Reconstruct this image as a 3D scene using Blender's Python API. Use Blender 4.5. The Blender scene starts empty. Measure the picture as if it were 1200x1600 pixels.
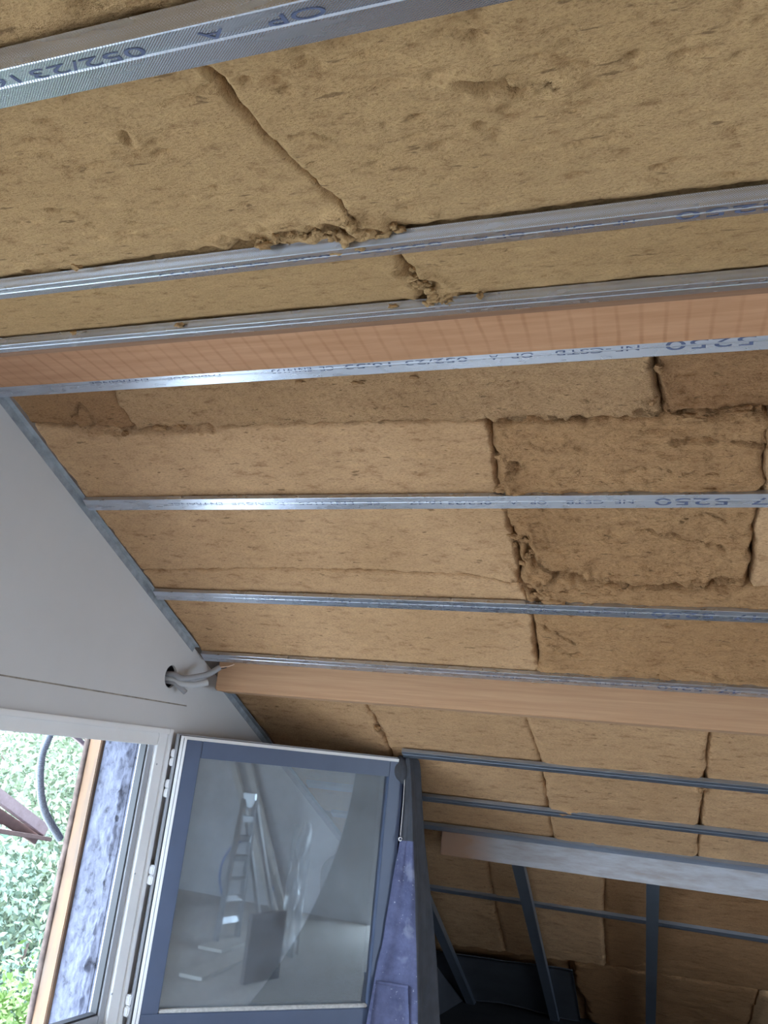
import bpy, bmesh, math, random
import numpy as np
from mathutils import Vector, Matrix
from mathutils.geometry import tessellate_polygon

random.seed(7)
S = bpy.context.scene
COL = S.collection

# ------------------------------------------------------------------ camera
CZ = 1.55                                   # eye height above the floor
F_PX = 1209.4                               # focal length for a 1200x1600 frame
PITCH, ROLL, YAW = 0.31195, 0.10463, -0.33815
fw = np.array([math.sin(YAW)*math.cos(PITCH), math.cos(YAW)*math.cos(PITCH), math.sin(PITCH)])
r0 = np.array([math.cos(YAW), -math.sin(YAW), 0.0]); u0 = np.cross(r0, fw)
cr, sr = math.cos(ROLL), math.sin(ROLL)
RT = cr*r0 + sr*u0
UP = -sr*r0 + cr*u0
cam_d = bpy.data.cameras.new('camera')
cam_d.sensor_fit = 'VERTICAL'; cam_d.sensor_height = 36.0; cam_d.lens = F_PX*36.0/1600.0
cam_d.clip_start = 0.01; cam_d.clip_end = 200
cam = bpy.data.objects.new('camera', cam_d); COL.objects.link(cam)
cam.matrix_world = Matrix(((RT[0], UP[0], -fw[0], 0), (RT[1], UP[1], -fw[1], 0), (RT[2], UP[2], -fw[2], CZ), (0, 0, 0, 1)))
S.camera = cam

# ------------------------------------------------------------------ world, light, exposure
S.view_settings.view_transform = 'Standard'
S.view_settings.look = 'None'
S.view_settings.gamma = 1.0
S.view_settings.use_curve_mapping = False
S.view_settings.exposure = 1.95
WORLD_STRENGTH = 5.0
w = bpy.data.worlds.new('sky'); S.world = w; w.use_nodes = True
wb = w.node_tree.nodes['Background']
wb.inputs['Color'].default_value = (0.66, 0.82, 1.0, 1)   # even overcast sky
wb.inputs['Strength'].default_value = WORLD_STRENGTH
def portal(name, loc, normal, sx, sy):
    """sampling portal for the sky at an opening of the shell"""
    l = bpy.data.lights.new(name, 'AREA'); l.shape = 'RECTANGLE'; l.size = sx; l.size_y = sy
    l.cycles.is_portal = True
    o = bpy.data.objects.new(name, l); COL.objects.link(o)
    o.location = loc
    o.rotation_euler = Vector(normal).to_track_quat('-Z', 'Y').to_euler()
    return o
S.cycles.max_bounces = 8
S.cycles.diffuse_bounces = 4
S.cycles.sample_clamp_indirect = 8.0

# ------------------------------------------------------------------ the place: planes found from the photograph
TH = 0.498766; H1 = 1.65            # far roof slope: 28.6 degrees, distance of the rail faces from the eye
T2 = math.radians(20); H2 = 0.33    # near roof slope
GY = 0.14425                        # gable wall is a little out of square
n1 = np.array([0, math.sin(TH), math.cos(TH)]); d1 = np.array([0, math.cos(TH), -math.sin(TH)])
n2 = np.array([0, -math.sin(T2), math.cos(T2)]); d2 = np.array([0, math.cos(T2), math.sin(T2)])
gn = np.array([math.cos(GY), -math.sin(GY), 0.0]); ge = np.array([math.sin(GY), math.cos(GY), 0.0])
HG = -2.12564
EYE = np.array([0, 0, CZ])
def ray(px, py): return RT*(px-600)/F_PX - UP*(py-800)/F_PX + fw
def hit(n, h, px, py):              # point relative to the eye
    r = ray(px, py); return r*(h/float(n @ r))
def far(px, py, o=0.0): return hit(n1, H1+o, px, py)
def near(px, py, o=0.0): return hit(n2, H2+o, px, py)
def gab(px, py, o=0.0): return hit(gn, HG+o, px, py)
def zfar(y, o=0.0): return (H1+o - math.sin(TH)*y)/math.cos(TH)
def znear(y, o=0.0): return (H2+o + math.sin(T2)*y)/math.cos(T2)
def xg(y): return (HG + y*math.sin(GY))/math.cos(GY)      # gable plane
def GP(a, z, c=0.0):                # a along the gable towards the eaves, c into the room
    return gn*(HG+c) + ge*a + np.array([0, 0, z])
X_RIGHT = 3.7; Y_BACK = -2.2

# ------------------------------------------------------------------ helpers
def V(p): return (float(p[0]), float(p[1]), float(p[2])+CZ)
def link(o, parent=None):
    COL.objects.link(o)
    if parent is not None: o.parent = parent
    return o
def mesh_obj(name, verts, faces, mat=None, parent=None, smooth=False, shift=True):
    m = bpy.data.meshes.new(name)
    m.from_pydata([V(v) if shift else tuple(map(float, v)) for v in verts], [], faces)
    m.validate(); m.update()
    if smooth: m.polygons.foreach_set('use_smooth', [True]*len(m.polygons))
    if mat: m.materials.append(mat)
    o = bpy.data.objects.new(name, m); return link(o, parent)
def bm_obj(name, bm, mat=None, parent=None, smooth=False):
    bmesh.ops.recalc_face_normals(bm, faces=bm.faces)
    m = bpy.data.meshes.new(name); bm.to_mesh(m); bm.free()
    if smooth: m.polygons.foreach_set('use_smooth', [True]*len(m.polygons))
    if mat: m.materials.append(mat)
    o = bpy.data.objects.new(name, m); return link(o, parent)
def empty(name, loc=(0, 0, 0), parent=None):
    o = bpy.data.objects.new(name, None); o.empty_display_size = 0.1
    link(o, parent); 
    o.location = loc
    return o
def tag(o, label=None, cat=None, group=None, kind=None):
    if label: o['label'] = label
    if cat: o['category'] = cat
    if group: o['group'] = group
    if kind: o['kind'] = kind
    return o
def shade_auto(o, ang=35):
    m = o.data
    m.polygons.foreach_set('use_smooth', [True]*len(m.polygons))
    try: m.set_sharp_from_angle(angle=math.radians(ang))
    except Exception: pass
def box_bm(bm, o, ax, ay, az, x0, x1, y0, y1, z0, z1, bev=0.0):
    """box in the frame (o; ax, ay, az); o relative to the eye"""
    o = np.asarray(o, float)
    vs = []
    for (x, y, z) in ((x0,y0,z0),(x1,y0,z0),(x1,y1,z0),(x0,y1,z0),(x0,y0,z1),(x1,y0,z1),(x1,y1,z1),(x0,y1,z1)):
        vs.append(bm.verts.new(V(o+ax*x+ay*y+az*z)))
    fs = [bm.faces.new([vs[i] for i in q]) for q in ((0,3,2,1),(4,5,6,7),(0,1,5,4),(1,2,6,5),(2,3,7,6),(3,0,4,7))]
    if bev > 0:
        es = set(e for f_ in fs for e in f_.edges)
        bmesh.ops.bevel(bm, geom=list(es), offset=bev, segments=2, affect='EDGES', clamp_overlap=True)
ex, ey, ez = np.array([1., 0, 0]), np.array([0, 1., 0]), np.array([0, 0, 1.])
def box(name, o, x0, x1, y0, y1, z0, z1, mat, parent=None, bev=0.002, ax=ex, ay=ey, az=ez):
    bm = bmesh.new(); box_bm(bm, o, ax, ay, az, x0, x1, y0, y1, z0, z1, bev)
    ob = bm_obj(name, bm, mat, parent); shade_auto(ob); return ob
def beam_between(name, p, q, wdt, hgt, mat, parent=None, bev=0.002, upv=(0, 0, 1)):
    p, q = np.asarray(p, float), np.asarray(q, float)
    a = q-p; L = np.linalg.norm(a); a = a/L
    s = np.cross(a, np.asarray(upv, float)); s /= np.linalg.norm(s); t = np.cross(s, a)
    return box(name, p, 0, L, -wdt/2, wdt/2, -hgt/2, hgt/2, mat, parent, bev, a, s, t)
def smooth_path(pts, n):
    pts = [np.asarray(p, float) for p in pts]
    P = [2*pts[0]-pts[1]] + pts + [2*pts[-1]-pts[-2]]
    out = []
    for i in range(1, len(P)-2):
        for k in range(n):
            t = k/n
            out.append(0.5*((2*P[i]) + (-P[i-1]+P[i+1])*t + (2*P[i-1]-5*P[i]+4*P[i+1]-P[i+2])*t*t + (-P[i-1]+3*P[i]-3*P[i+1]+P[i+2])*t**3))
    out.append(pts[-1]); return out
def tube(name, pts, rad, mat, parent=None, seg=12, n=8, ribs=None, hollow=False):
    """tube along a smooth path; ribs=(amplitude, pitch) makes it corrugated"""
    path = smooth_path(pts, n)
    if ribs:
        L = [0.0]
        for a, b in zip(path[:-1], path[1:]): L.append(L[-1]+np.linalg.norm(b-a))
        m = int(L[-1]/ribs[1]*4)
        ts = np.linspace(0, L[-1], m)
        arr = np.array(path); path = [np.array([np.interp(t, L, arr[:, k]) for k in range(3)]) for t in ts]
    vs, fs = [], []
    prev = None; N = len(path)
    for i, p in enumerate(path):
        tg = path[min(i+1, N-1)]-path[max(i-1, 0)]; tg = tg/np.linalg.norm(tg)
        if prev is None:
            a = np.cross(tg, [0.3, 0.2, 1.0]); 
        else:
            a = prev - tg*(prev @ tg)
        a = a/np.linalg.norm(a); b = np.cross(tg, a); prev = a
        r = rad if not callable(rad) else rad(i/(N-1))
        if ribs: r += ribs[0]*(1 if i % 4 in (1, 2) else -1)
        for k in range(seg):
            an = 2*math.pi*k/seg
            vs.append(p + a*math.cos(an)*r + b*math.sin(an)*r)
    for i in range(N-1):
        for k in range(seg):
            fs.append((i*seg+k, i*seg+(k+1) % seg, (i+1)*seg+(k+1) % seg, (i+1)*seg+k))
    if hollow:                       # open end with a wall and a dark bore
        r = rad
        for end, nb in ((0, 1), (N-1, N-2)):
            b0 = len(vs)
            c = path[end]; tgv = path[nb]-c; tgv = tgv/np.linalg.norm(tgv)
            for k in range(seg): vs.append(c + (vs[end*seg+k]-c)*0.74)
            for k in range(seg): vs.append(c + (vs[end*seg+k]-c)*0.74 + tgv*0.03)
            for k in range(seg):
                k2 = (k+1) % seg
                fs.append((end*seg+k, end*seg+k2, b0+k2, b0+k)); fs.append((b0+k, b0+k2, b0+seg+k2, b0+seg+k))
            fs.append(tuple(b0+seg+k for k in range(seg)))
    else:
        fs.append(tuple(range(seg))); fs.append(tuple((N-1)*seg+k for k in range(seg)))
    o = mesh_obj(name, vs, fs, mat, parent); shade_auto(o, 60 if not ribs else 80)
    return o
def slab(name, outer, holes, to3d, thick, mat, parent=None):
    """flat board with holes: outline in 2-D, to3d(u, v, w) with w from 0 to -thick"""
    loops = [outer]+holes
    flat = [p for l in loops for p in l]
    tris = tessellate_polygon([[Vector((p[0], p[1], 0)) for p in l] for l in loops])
    n = len(flat)
    vs = [to3d(p[0], p[1], 0) for p in flat] + [to3d(p[0], p[1], -thick) for p in flat]
    fs = [tuple(t) for t in tris] + [tuple(i+n for i in reversed(t)) for t in tris]
    b = 0
    for l in loops:
        for i in range(len(l)):
            j = (i+1) % len(l); fs.append((b+i, b+j, b+j+n, b+i+n))
        b += len(l)
    bm = bmesh.new()
    bv = [bm.verts.new(V(v)) for v in vs]
    for f_ in fs:
        try: bm.faces.new([bv[i] for i in f_])
        except ValueError: pass
    return bm_obj(name, bm, mat, parent)

# ------------------------------------------------------------------ materials
def mat_new(name):
    m = bpy.data.materials.new(name); m.use_nodes = True
    nt = m.node_tree; b = nt.nodes['Principled BSDF']
    return m, nt, b
def nd(nt, t, **kw):
    n = nt.nodes.new(t)
    for k, v in kw.items():
        if k in n.inputs: n.inputs[k].default_value = v
        else: setattr(n, k, v)
    return n
def coords(nt, scale=(1, 1, 1), rot=(0, 0, 0)):
    c = nd(nt, 'ShaderNodeTexCoord'); mp = nd(nt, 'ShaderNodeMapping')
    mp.inputs['Scale'].default_value = scale; mp.inputs['Rotation'].default_value = rot
    nt.links.new(c.outputs['Object'], mp.inputs['Vector']); return mp.outputs['Vector']
def ramp(nt, fac, stops):
    r = nd(nt, 'ShaderNodeValToRGB'); e = r.color_ramp.elements
    while len(e) > len(stops): e.remove(e[-1])
    while len(e) < len(stops): e.new(0.5)
    for k, (p, c) in enumerate(stops):
        e[k].position = p; e[k].color = (*c, 1) if len(c) == 3 else c
    nt.links.new(fac, r.inputs['Fac']); return r.outputs['Color']
def noise(nt, vec, scale, detail=4, rough=0.6):
    n = nd(nt, 'ShaderNodeTexNoise'); n.inputs['Scale'].default_value = scale
    n.inputs['Detail'].default_value = detail; n.inputs['Roughness'].default_value = rough
    nt.links.new(vec, n.inputs['Vector']); return n.outputs['Fac']
def mix(nt, fac, a, b, mode='MIX'):
    m = nd(nt, 'ShaderNodeMix'); m.data_type = 'RGBA'; m.blend_type = mode
    for s, v in ((0, fac), (6, a), (7, b)):
        if hasattr(v, 'links'): nt.links.new(v, m.inputs[s])
        else: m.inputs[s].default_value = v if s == 0 else (*v, 1)
    return m.outputs[2]
def bump(nt, b, height, strength, dist, prev=None):
    n = nd(nt, 'ShaderNodeBump'); n.inputs['Strength'].default_value = strength; n.inputs['Distance'].default_value = dist
    nt.links.new(height, n.inputs['Height'])
    if prev: nt.links.new(prev, n.inputs['Normal'])
    nt.links.new(n.outputs['Normal'], b.inputs['Normal']); return n.outputs['Normal']
def plain(name, col, rough=0.6, metal=0.0, var=0.06, scale=8, bs=0.0, bscale=60):
    m, nt, b = mat_new(name)
    v = coords(nt); f_ = noise(nt, v, scale)
    c = ramp(nt, f_, [(0.3, tuple(x*(1-var) for x in col)), (0.7, tuple(min(1, x*(1+var)) for x in col))])
    nt.links.new(c, b.inputs['Base Color'])
    b.inputs['Roughness'].default_value = rough; b.inputs['Metallic'].default_value = metal
    if bs: bump(nt, b, noise(nt, v, bscale), bs, 0.003)
    return m
def insulation(name, lo, hi, fine=1.0, stretch=0.35):
    m, nt, b = mat_new(name)
    v = coords(nt); vs_ = coords(nt, (stretch, 1, 1))
    big = noise(nt, v, 2.2, 3, 0.55); mid = noise(nt, vs_, 40, 6, 0.7); fn = noise(nt, vs_, 330, 4, 0.75)
    c = ramp(nt, big, [(0.3, lo), (0.7, hi)])
    c = mix(nt, 0.9, c, ramp(nt, mid, [(0.30, (0.60, 0.52, 0.45)), (0.44, (0.96, 0.95, 0.94)), (0.75, (1.12, 1.12, 1.08))]), 'MULTIPLY')
    c = mix(nt, 0.8, c, ramp(nt, fn, [(0.32, (0.58, 0.52, 0.46)), (0.5, (1.0, 1.0, 1.0)), (0.7, (1.14, 1.14, 1.12))]), 'MULTIPLY')
    fk = noise(nt, coords(nt, (0.30, 1, 1)), 85, 3, 0.55)
    c = mix(nt, ramp(nt, fk, [(0.655, (0, 0, 0)), (0.71, (0.75,)*3)]), c, (0.19, 0.11, 0.055))   # dark flecks: shade of small pits put into the colour
    nt.links.new(c, b.inputs['Base Color'])
    b.inputs['Roughness'].default_value = 1.0
    b.inputs['Specular IOR Level'].default_value = 0.05
    n_ = bump(nt, b, mid, 0.8*fine, 0.008)
    bump(nt, b, fn, 0.9*fine, 0.0025, n_)
    return m
M_INS = insulation('wood_fibre_insulation', (0.52, 0.318, 0.172), (0.62, 0.392, 0.222))
M_INS_R = insulation('wood_fibre_insulation_rough', (0.475, 0.268, 0.132), (0.565, 0.335, 0.172), 1.6)
M_INS_G = insulation('wood_fibre_insulation_granular', (0.51, 0.305, 0.16), (0.60, 0.375, 0.205), 1.8)
M_INS_B = insulation('wood_fibre_insulation_reddish', (0.40, 0.215, 0.105), (0.47, 0.265, 0.135), 1.8)
M_INS_N = insulation('wood_fibre_insulation_board', (0.49, 0.310, 0.153), (0.57, 0.370, 0.190), 1.1, 0.75)

def steel(name, col=(0.56, 0.60, 0.68), rough=0.25, dots=True):
    m, nt, b = mat_new(name)
    v = coords(nt)
    f_ = noise(nt, coords(nt, (2.0, 8, 8)), 5, 3, 0.5)
    nt.links.new(ramp(nt, f_, [(0.25, tuple(x*0.94 for x in col)), (0.75, tuple(x*1.04 for x in col))]), b.inputs['Base Color'])
    r_ = nd(nt, 'ShaderNodeMapRange'); nt.links.new(f_, r_.inputs['Value'])
    r_.inputs['To Min'].default_value = rough-0.06; r_.inputs['To Max'].default_value = rough+0.08
    nt.links.new(r_.outputs['Result'], b.inputs['Roughness'])
    b.inputs['Metallic'].default_value = 0.9
    if dots:                        # knurled dot rows rolled into the sheet
        sx = nd(nt, 'ShaderNodeSeparateXYZ'); nt.links.new(v, sx.inputs['Vector'])
        def sn(sock, k):
            a = nd(nt, 'ShaderNodeMath', operation='MULTIPLY'); nt.links.new(sock, a.inputs[0]); a.inputs[1].default_value = k
            s = nd(nt, 'ShaderNodeMath', operation='SINE'); nt.links.new(a.outputs[0], s.inputs[0]); return s.outputs[0]
        yz = nd(nt, 'ShaderNodeMath', operation='ADD'); nt.links.new(sx.outputs['Y'], yz.inputs[0]); nt.links.new(sx.outputs['Z'], yz.inputs[1])
        mu = nd(nt, 'ShaderNodeMath', operation='MULTIPLY')
        nt.links.new(sn(sx.outputs['X'], 2300), mu.inputs[0]); nt.links.new(sn(yz.outputs[0], 2700), mu.inputs[1])
        bump(nt, b, mu.outputs[0], 0.22, 0.0005)
    return m
M_STEEL_N = steel('galvanised_steel_knurled')
M_STEEL = steel('galvanised_steel', rough=0.27, dots=False)
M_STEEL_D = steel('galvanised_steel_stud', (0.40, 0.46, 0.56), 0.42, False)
M_STEEL_T = plain('dull_zinc_trim', (0.36, 0.39, 0.43), 0.6, 0.2, .25, 25)
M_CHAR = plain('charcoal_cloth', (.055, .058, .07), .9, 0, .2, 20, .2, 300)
M_INK = plain('blue_black_ink', (0.10, 0.12, 0.21), 0.7)

def wood(name, lo, hi, cross=False, grain=(1.2, 26, 26), rough=0.75):
    m, nt, b = mat_new(name)
    g = noise(nt, coords(nt, grain), 3.0, 6, 0.62)
    c = ramp(nt, g, [(0.25, lo), (0.5, tuple((a+b_)/2 for a, b_ in zip(lo, hi))), (0.75, hi)])
    if cross:                       # cross-cut saw and moisture lines left by the battens
        wv = nd(nt, 'ShaderNodeTexWave'); wv.wave_type = 'BANDS'; wv.bands_direction = 'X'
        wv.inputs['Scale'].default_value = 6.4; wv.inputs['Distortion'].default_value = 1.3
        wv.inputs['Detail'].default_value = 2; wv.inputs['Detail Scale'].default_value = 1.6
        nt.links.new(coords(nt, (1, 0.35, 1)), wv.inputs['Vector'])
        patch = noise(nt, coords(nt), 3.5, 2)
        lines = ramp(nt, wv.outputs['Fac'], [(0.0, (0.74, 0.66, 0.58)), (0.06, (0.86, 0.80, 0.75)), (0.15, (1, 1, 1))])
        amt = ramp(nt, patch, [(0.3, (0.12,)*3), (0.65, (0.75,)*3)])
        c = mix(nt, amt, c, mix(nt, 1.0, c, lines, 'MULTIPLY'))
    nt.links.new(c, b.inputs['Base Color']); b.inputs['Roughness'].default_value = rough
    bump(nt, b, g, 0.12, 0.004); return m
M_RIDGE = wood('planed_spruce', (0.44, 0.215, 0.105), (0.58, 0.315, 0.175), True, (1.6, 14, 14))
M_PURLIN = wood('purlin_spruce', (0.46, 0.26, 0.145), (0.60, 0.37, 0.215), False, (0.9, 18, 30))
M_BOARD = wood('weathered_orange_board', (0.13, 0.10, 0.08), (0.31, 0.165, 0.08), False, (8, 8, 1.4))
M_BARK = plain('dark_bark', (0.13, 0.09, 0.075), 0.95, 0, 0.4, 30, 0.8, 50)
M_EAVE = wood('pinkish_eave_timber', (0.26, 0.19, 0.19), (0.38, 0.29, 0.29), False, (3, 12, 12))
M_EAVE_D = wood('brown_eave_board', (0.14, 0.09, 0.08), (0.20, 0.13, 0.11), False, (3, 12, 12))

def whitewashed():
    m, nt, b = mat_new('whitewashed_beam')
    v = coords(nt); f_ = noise(nt, coords(nt, (1.6, 5, 9)), 3.2, 5, 0.65)
    c = ramp(nt, f_, [(0.24, (0.40, 0.25, 0.17)), (0.36, (0.32, 0.29, 0.28)), (0.6, (0.42, 0.42, 0.45))])
    g_ = nd(nt, 'ShaderNodeTexCoord'); sp = nd(nt, 'ShaderNodeSeparateXYZ'); nt.links.new(g_.outputs['Generated'], sp.inputs['Vector'])
    ad = nd(nt, 'ShaderNodeMath', operation='MULTIPLY_ADD'); nt.links.new(f_, ad.inputs[0]); ad.inputs[1].default_value = -0.05; nt.links.new(sp.outputs['X'], ad.inputs[2])
    c = mix(nt, ramp(nt, ad.outputs[0], [(0.0, (0, 0, 0)), (0.035, (1, 1, 1))]), (0.36, 0.22, 0.15), c)   # bare wood at the end
    nt.links.new(c, b.inputs['Base Color']); b.inputs['Roughness'].default_value = 0.8
    return m
M_WBEAM = whitewashed()
M_PLASTER = plain('white_plasterboard', (0.66, 0.655, 0.67), 0.8, 0, 0.03, 3, 0.06, 40)
M_CARD = plain('grey_board_edge', (0.35, 0.35, 0.37), 0.9)
M_WHITE = plain('white_window_frame', (0.90, 0.90, 0.92), 0.35, 0, 0.02)
M_GREY = plain('grey_frame', (0.42, 0.43, 0.47), 0.45, 0, 0.03)
M_SEAL = plain('black_gasket', (0.03, 0.03, 0.035), 0.6)
M_ANTH = plain('anthracite_sash', (0.08, 0.105, 0.175), 0.42, 0, 0.05)
M_DUST = plain('dusty_bead', (0.55, 0.54, 0.53), 0.85, 0, 0.2, 80)
M_COND = plain('grey_conduit', (0.34, 0.35, 0.38), 0.5)
M_COND_L = plain('light_grey_conduit', (0.52, 0.53, 0.55), 0.5)
M_DARK = plain('dark_cavity', (0.06, 0.05, 0.045), 0.9)
M_DECK = plain('roof_deck_brown', (0.16, 0.10, 0.07), 0.95, 0, 0.3, 20)  # dark brown backing behind the batts
M_WIRE = plain('pale_wire', (0.75, 0.55, 0.42), 0.4)
M_ALU = plain('ladder_aluminium', (0.62, 0.64, 0.67), 0.32, 0.9, 0.05, 30)
M_BLUE = plain('blue_hose', (0.16, 0.28, 0.60), 0.45)
M_PALE = wood('pale_batten', (0.62, 0.58, 0.52), (0.78, 0.75, 0.70))
M_BROWNP = plain('brown_panel', (0.16, 0.135, 0.125), 0.6)
M_PALEP = plain('grey_blue_board', (0.34, 0.38, 0.46), 0.8)

def render_stone():
    m, nt, b = mat_new('grey_render')
    v = coords(nt)
    a = noise(nt, v, 22, 6, 0.68); d = noise(nt, v, 5, 3)
    vo = nd(nt, 'ShaderNodeTexVoronoi'); vo.inputs['Scale'].default_value = 28; nt.links.new(v, vo.inputs['Vector'])
    c = ramp(nt, a, [(0.30, (0.035, 0.036, 0.045)), (0.42, (0.115, 0.12, 0.16)), (0.7, (0.17, 0.178, 0.24))])
    nt.links.new(c, b.inputs['Base Color']); b.inputs['Roughness'].default_value = 0.95
    bump(nt, b, a, 0.7, 0.012); return m
M_STONE = render_stone()

def glass():
    m = bpy.data.materials.new('dusty_glass'); m.use_nodes = True; nt = m.node_tree; nt.nodes.clear()
    out = nd(nt, 'ShaderNodeOutputMaterial')
    tr = nd(nt, 'ShaderNodeBsdfTransparent'); tr.inputs['Color'].default_value = (0.86, 0.90, 0.94, 1)
    gl = nd(nt, 'ShaderNodeBsdfGlossy'); gl.inputs['Roughness'].default_value = 0.012; gl.inputs['Color'].default_value = (0.85, 0.92, 0.95, 1)
    df = nd(nt, 'ShaderNodeBsdfDiffuse'); df.inputs['Color'].default_value = (0.62, 0.70, 0.82, 1)
    fr = nd(nt, 'ShaderNodeFresnel'); fr.inputs['IOR'].default_value = 2.5
    m1 = nd(nt, 'ShaderNodeMixShader'); m2 = nd(nt, 'ShaderNodeMixShader')
    nt.links.new(fr.outputs[0], m1.inputs[0]); nt.links.new(tr.outputs[0], m1.inputs[1]); nt.links.new(gl.outputs[0], m1.inputs[2])
    du = ramp(nt, noise(nt, coords(nt), 7, 5, 0.7), [(0.30, (0.06,)*3), (0.75, (0.20,)*3)])
    nt.links.new(du, m2.inputs[0]); nt.links.new(m1.outputs[0], m2.inputs[1]); nt.links.new(df.outputs[0], m2.inputs[2])
    nt.links.new(m2.outputs[0], out.inputs['Surface']); return m
M_GLASS = glass()

def denim():
    m, nt, b = mat_new('navy_work_cloth')
    v = coords(nt)
    d = noise(nt, v, 14, 5, 0.7)
    c = ramp(nt, d, [(0.3, (0.060, 0.067, 0.135)), (0.7, (0.125, 0.138, 0.255))])
    sp = noise(nt, v, 95, 2, 0.5); sp2 = noise(nt, v, 12, 3, 0.6)
    mask = ramp(nt, sp, [(0.70, (0, 0, 0)), (0.76, (0.7,)*3)])
    dust = ramp(nt, sp2, [(0.58, (0, 0, 0)), (0.72, (0.35,)*3)])
    c = mix(nt, mask, c, (0.55, 0.56, 0.62)); c = mix(nt, dust, c, (0.38, 0.40, 0.50))
    nt.links.new(c, b.inputs['Base Color']); b.inputs['Roughness'].default_value = 0.9
    bump(nt, b, noise(nt, v, 420, 2), 0.25, 0.001); return m
M_DENIM = denim()
M_LEAF = {}
def leafmat(name, a, b_):
    m, nt, b = mat_new(name)
    nt.links.new(ramp(nt, noise(nt, coords(nt), 1.6, 3), [(0.3, a), (0.7, b_)]), b.inputs['Base Color'])
    b.inputs['Roughness'].default_value = 0.6
    try:
        b.inputs['Subsurface Weight'].default_value = 0.0
    except KeyError: pass
    return m
M_LEAF = [leafmat('pale_green_leaves', (0.12, 0.155, 0.095), (0.20, 0.24, 0.15)),
          leafmat('blue_green_leaves', (0.08, 0.125, 0.09), (0.14, 0.185, 0.135)),
          leafmat('bright_green_leaves', (0.11, 0.19, 0.045), (0.19, 0.28, 0.08))]

def floor_mat():
    m, nt, b = mat_new('pale_floor_panels')
    v = coords(nt)
    c = ramp(nt, noise(nt, v, 1.6, 5, 0.65), [(0.3, (0.52, 0.48, 0.44)), (0.7, (0.68, 0.645, 0.60))])
    nt.links.new(c, b.inputs['Base Color']); b.inputs['Roughness'].default_value = 0.75
    return m
M_FLOOR = floor_mat()

# ------------------------------------------------------------------ noise in numpy
def _h(ix, iy, seed):
    n = (ix.astype(np.int64)*374761393 + iy.astype(np.int64)*668265263 + seed*974634767) & 0x7fffffff
    n = (n ^ (n >> 13))*1274126177 & 0x7fffffff
    return ((n ^ (n >> 16)) & 0xffff)/65535.0
def vnoise(x, y, seed=0):
    ix, iy = np.floor(x), np.floor(y); fx, fy = x-ix, y-iy
    fx = fx*fx*fx*(fx*(fx*6-15)+10); fy = fy*fy*fy*(fy*(fy*6-15)+10)
    a, b = _h(ix, iy, seed), _h(ix+1, iy, seed); c, d = _h(ix, iy+1, seed), _h(ix+1, iy+1, seed)
    return (a*(1-fx)+b*fx)*(1-fy) + (c*(1-fx)+d*fx)*fy - 0.5
def fbm(x, y, oct=4, seed=0, g=0.55):
    s = 0; a = 1.0
    for k in range(oct):
        s = s + a*vnoise(x*2**k, y*2**k, seed+k*17); a *= g
    return s
def sstep(a, b, t):
    t = np.clip((t-a)/(b-a), 0, 1); return t*t*(3-2*t)
def dist_poly(x, y, pts):
    best = np.full(x.shape, 1e9)
    for (ax, ay), (bx, by) in zip(pts[:-1], pts[1:]):
        vx, vy = bx-ax, by-ay; L = vx*vx+vy*vy+1e-12
        t = np.clip(((x-ax)*vx+(y-ay)*vy)/L, 0, 1)
        best = np.minimum(best, np.hypot(x-ax-t*vx, y-ay-t*vy))
    return best

# ------------------------------------------------------------------ insulation batts
INS_O = 0.022                                  # batts sit behind the rail faces
def FXY(px, py): p = far(px, py, INS_O); return (p[0], p[1])
def NXY(px, py): p = near(px, py, INS_O); return (p[0], p[1])
CRACKS = {'far': [], 'near': []}
PITS = {'far': [], 'near': []}
LUMPS = {'far': [], 'near': []}
def crack(side, pxs, width, depth):
    fn = FXY if side == 'far' else NXY
    CRACKS[side].append(([fn(*p) for p in pxs], width, depth))
def pit(side, px, py, rx, ry, depth):
    fn = FXY if side == 'far' else NXY
    PITS[side].append((*fn(px, py), rx, ry, depth))
def lump(side, px, py, rad, hgt):
    fn = FXY if side == 'far' else NXY
    LUMPS[side].append((*fn(px, py), rad, hgt))

def xy_fn(pts, axis):
    """polyline of (x, y) -> interpolating function; axis 0: y as a function of x, 1: x as a function of y"""
    P = sorted(pts, key=lambda p: p[axis]); A = [p[axis] for p in P]; B = [p[1-axis] for p in P]
    return lambda t: np.interp(t, A, B)

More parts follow.
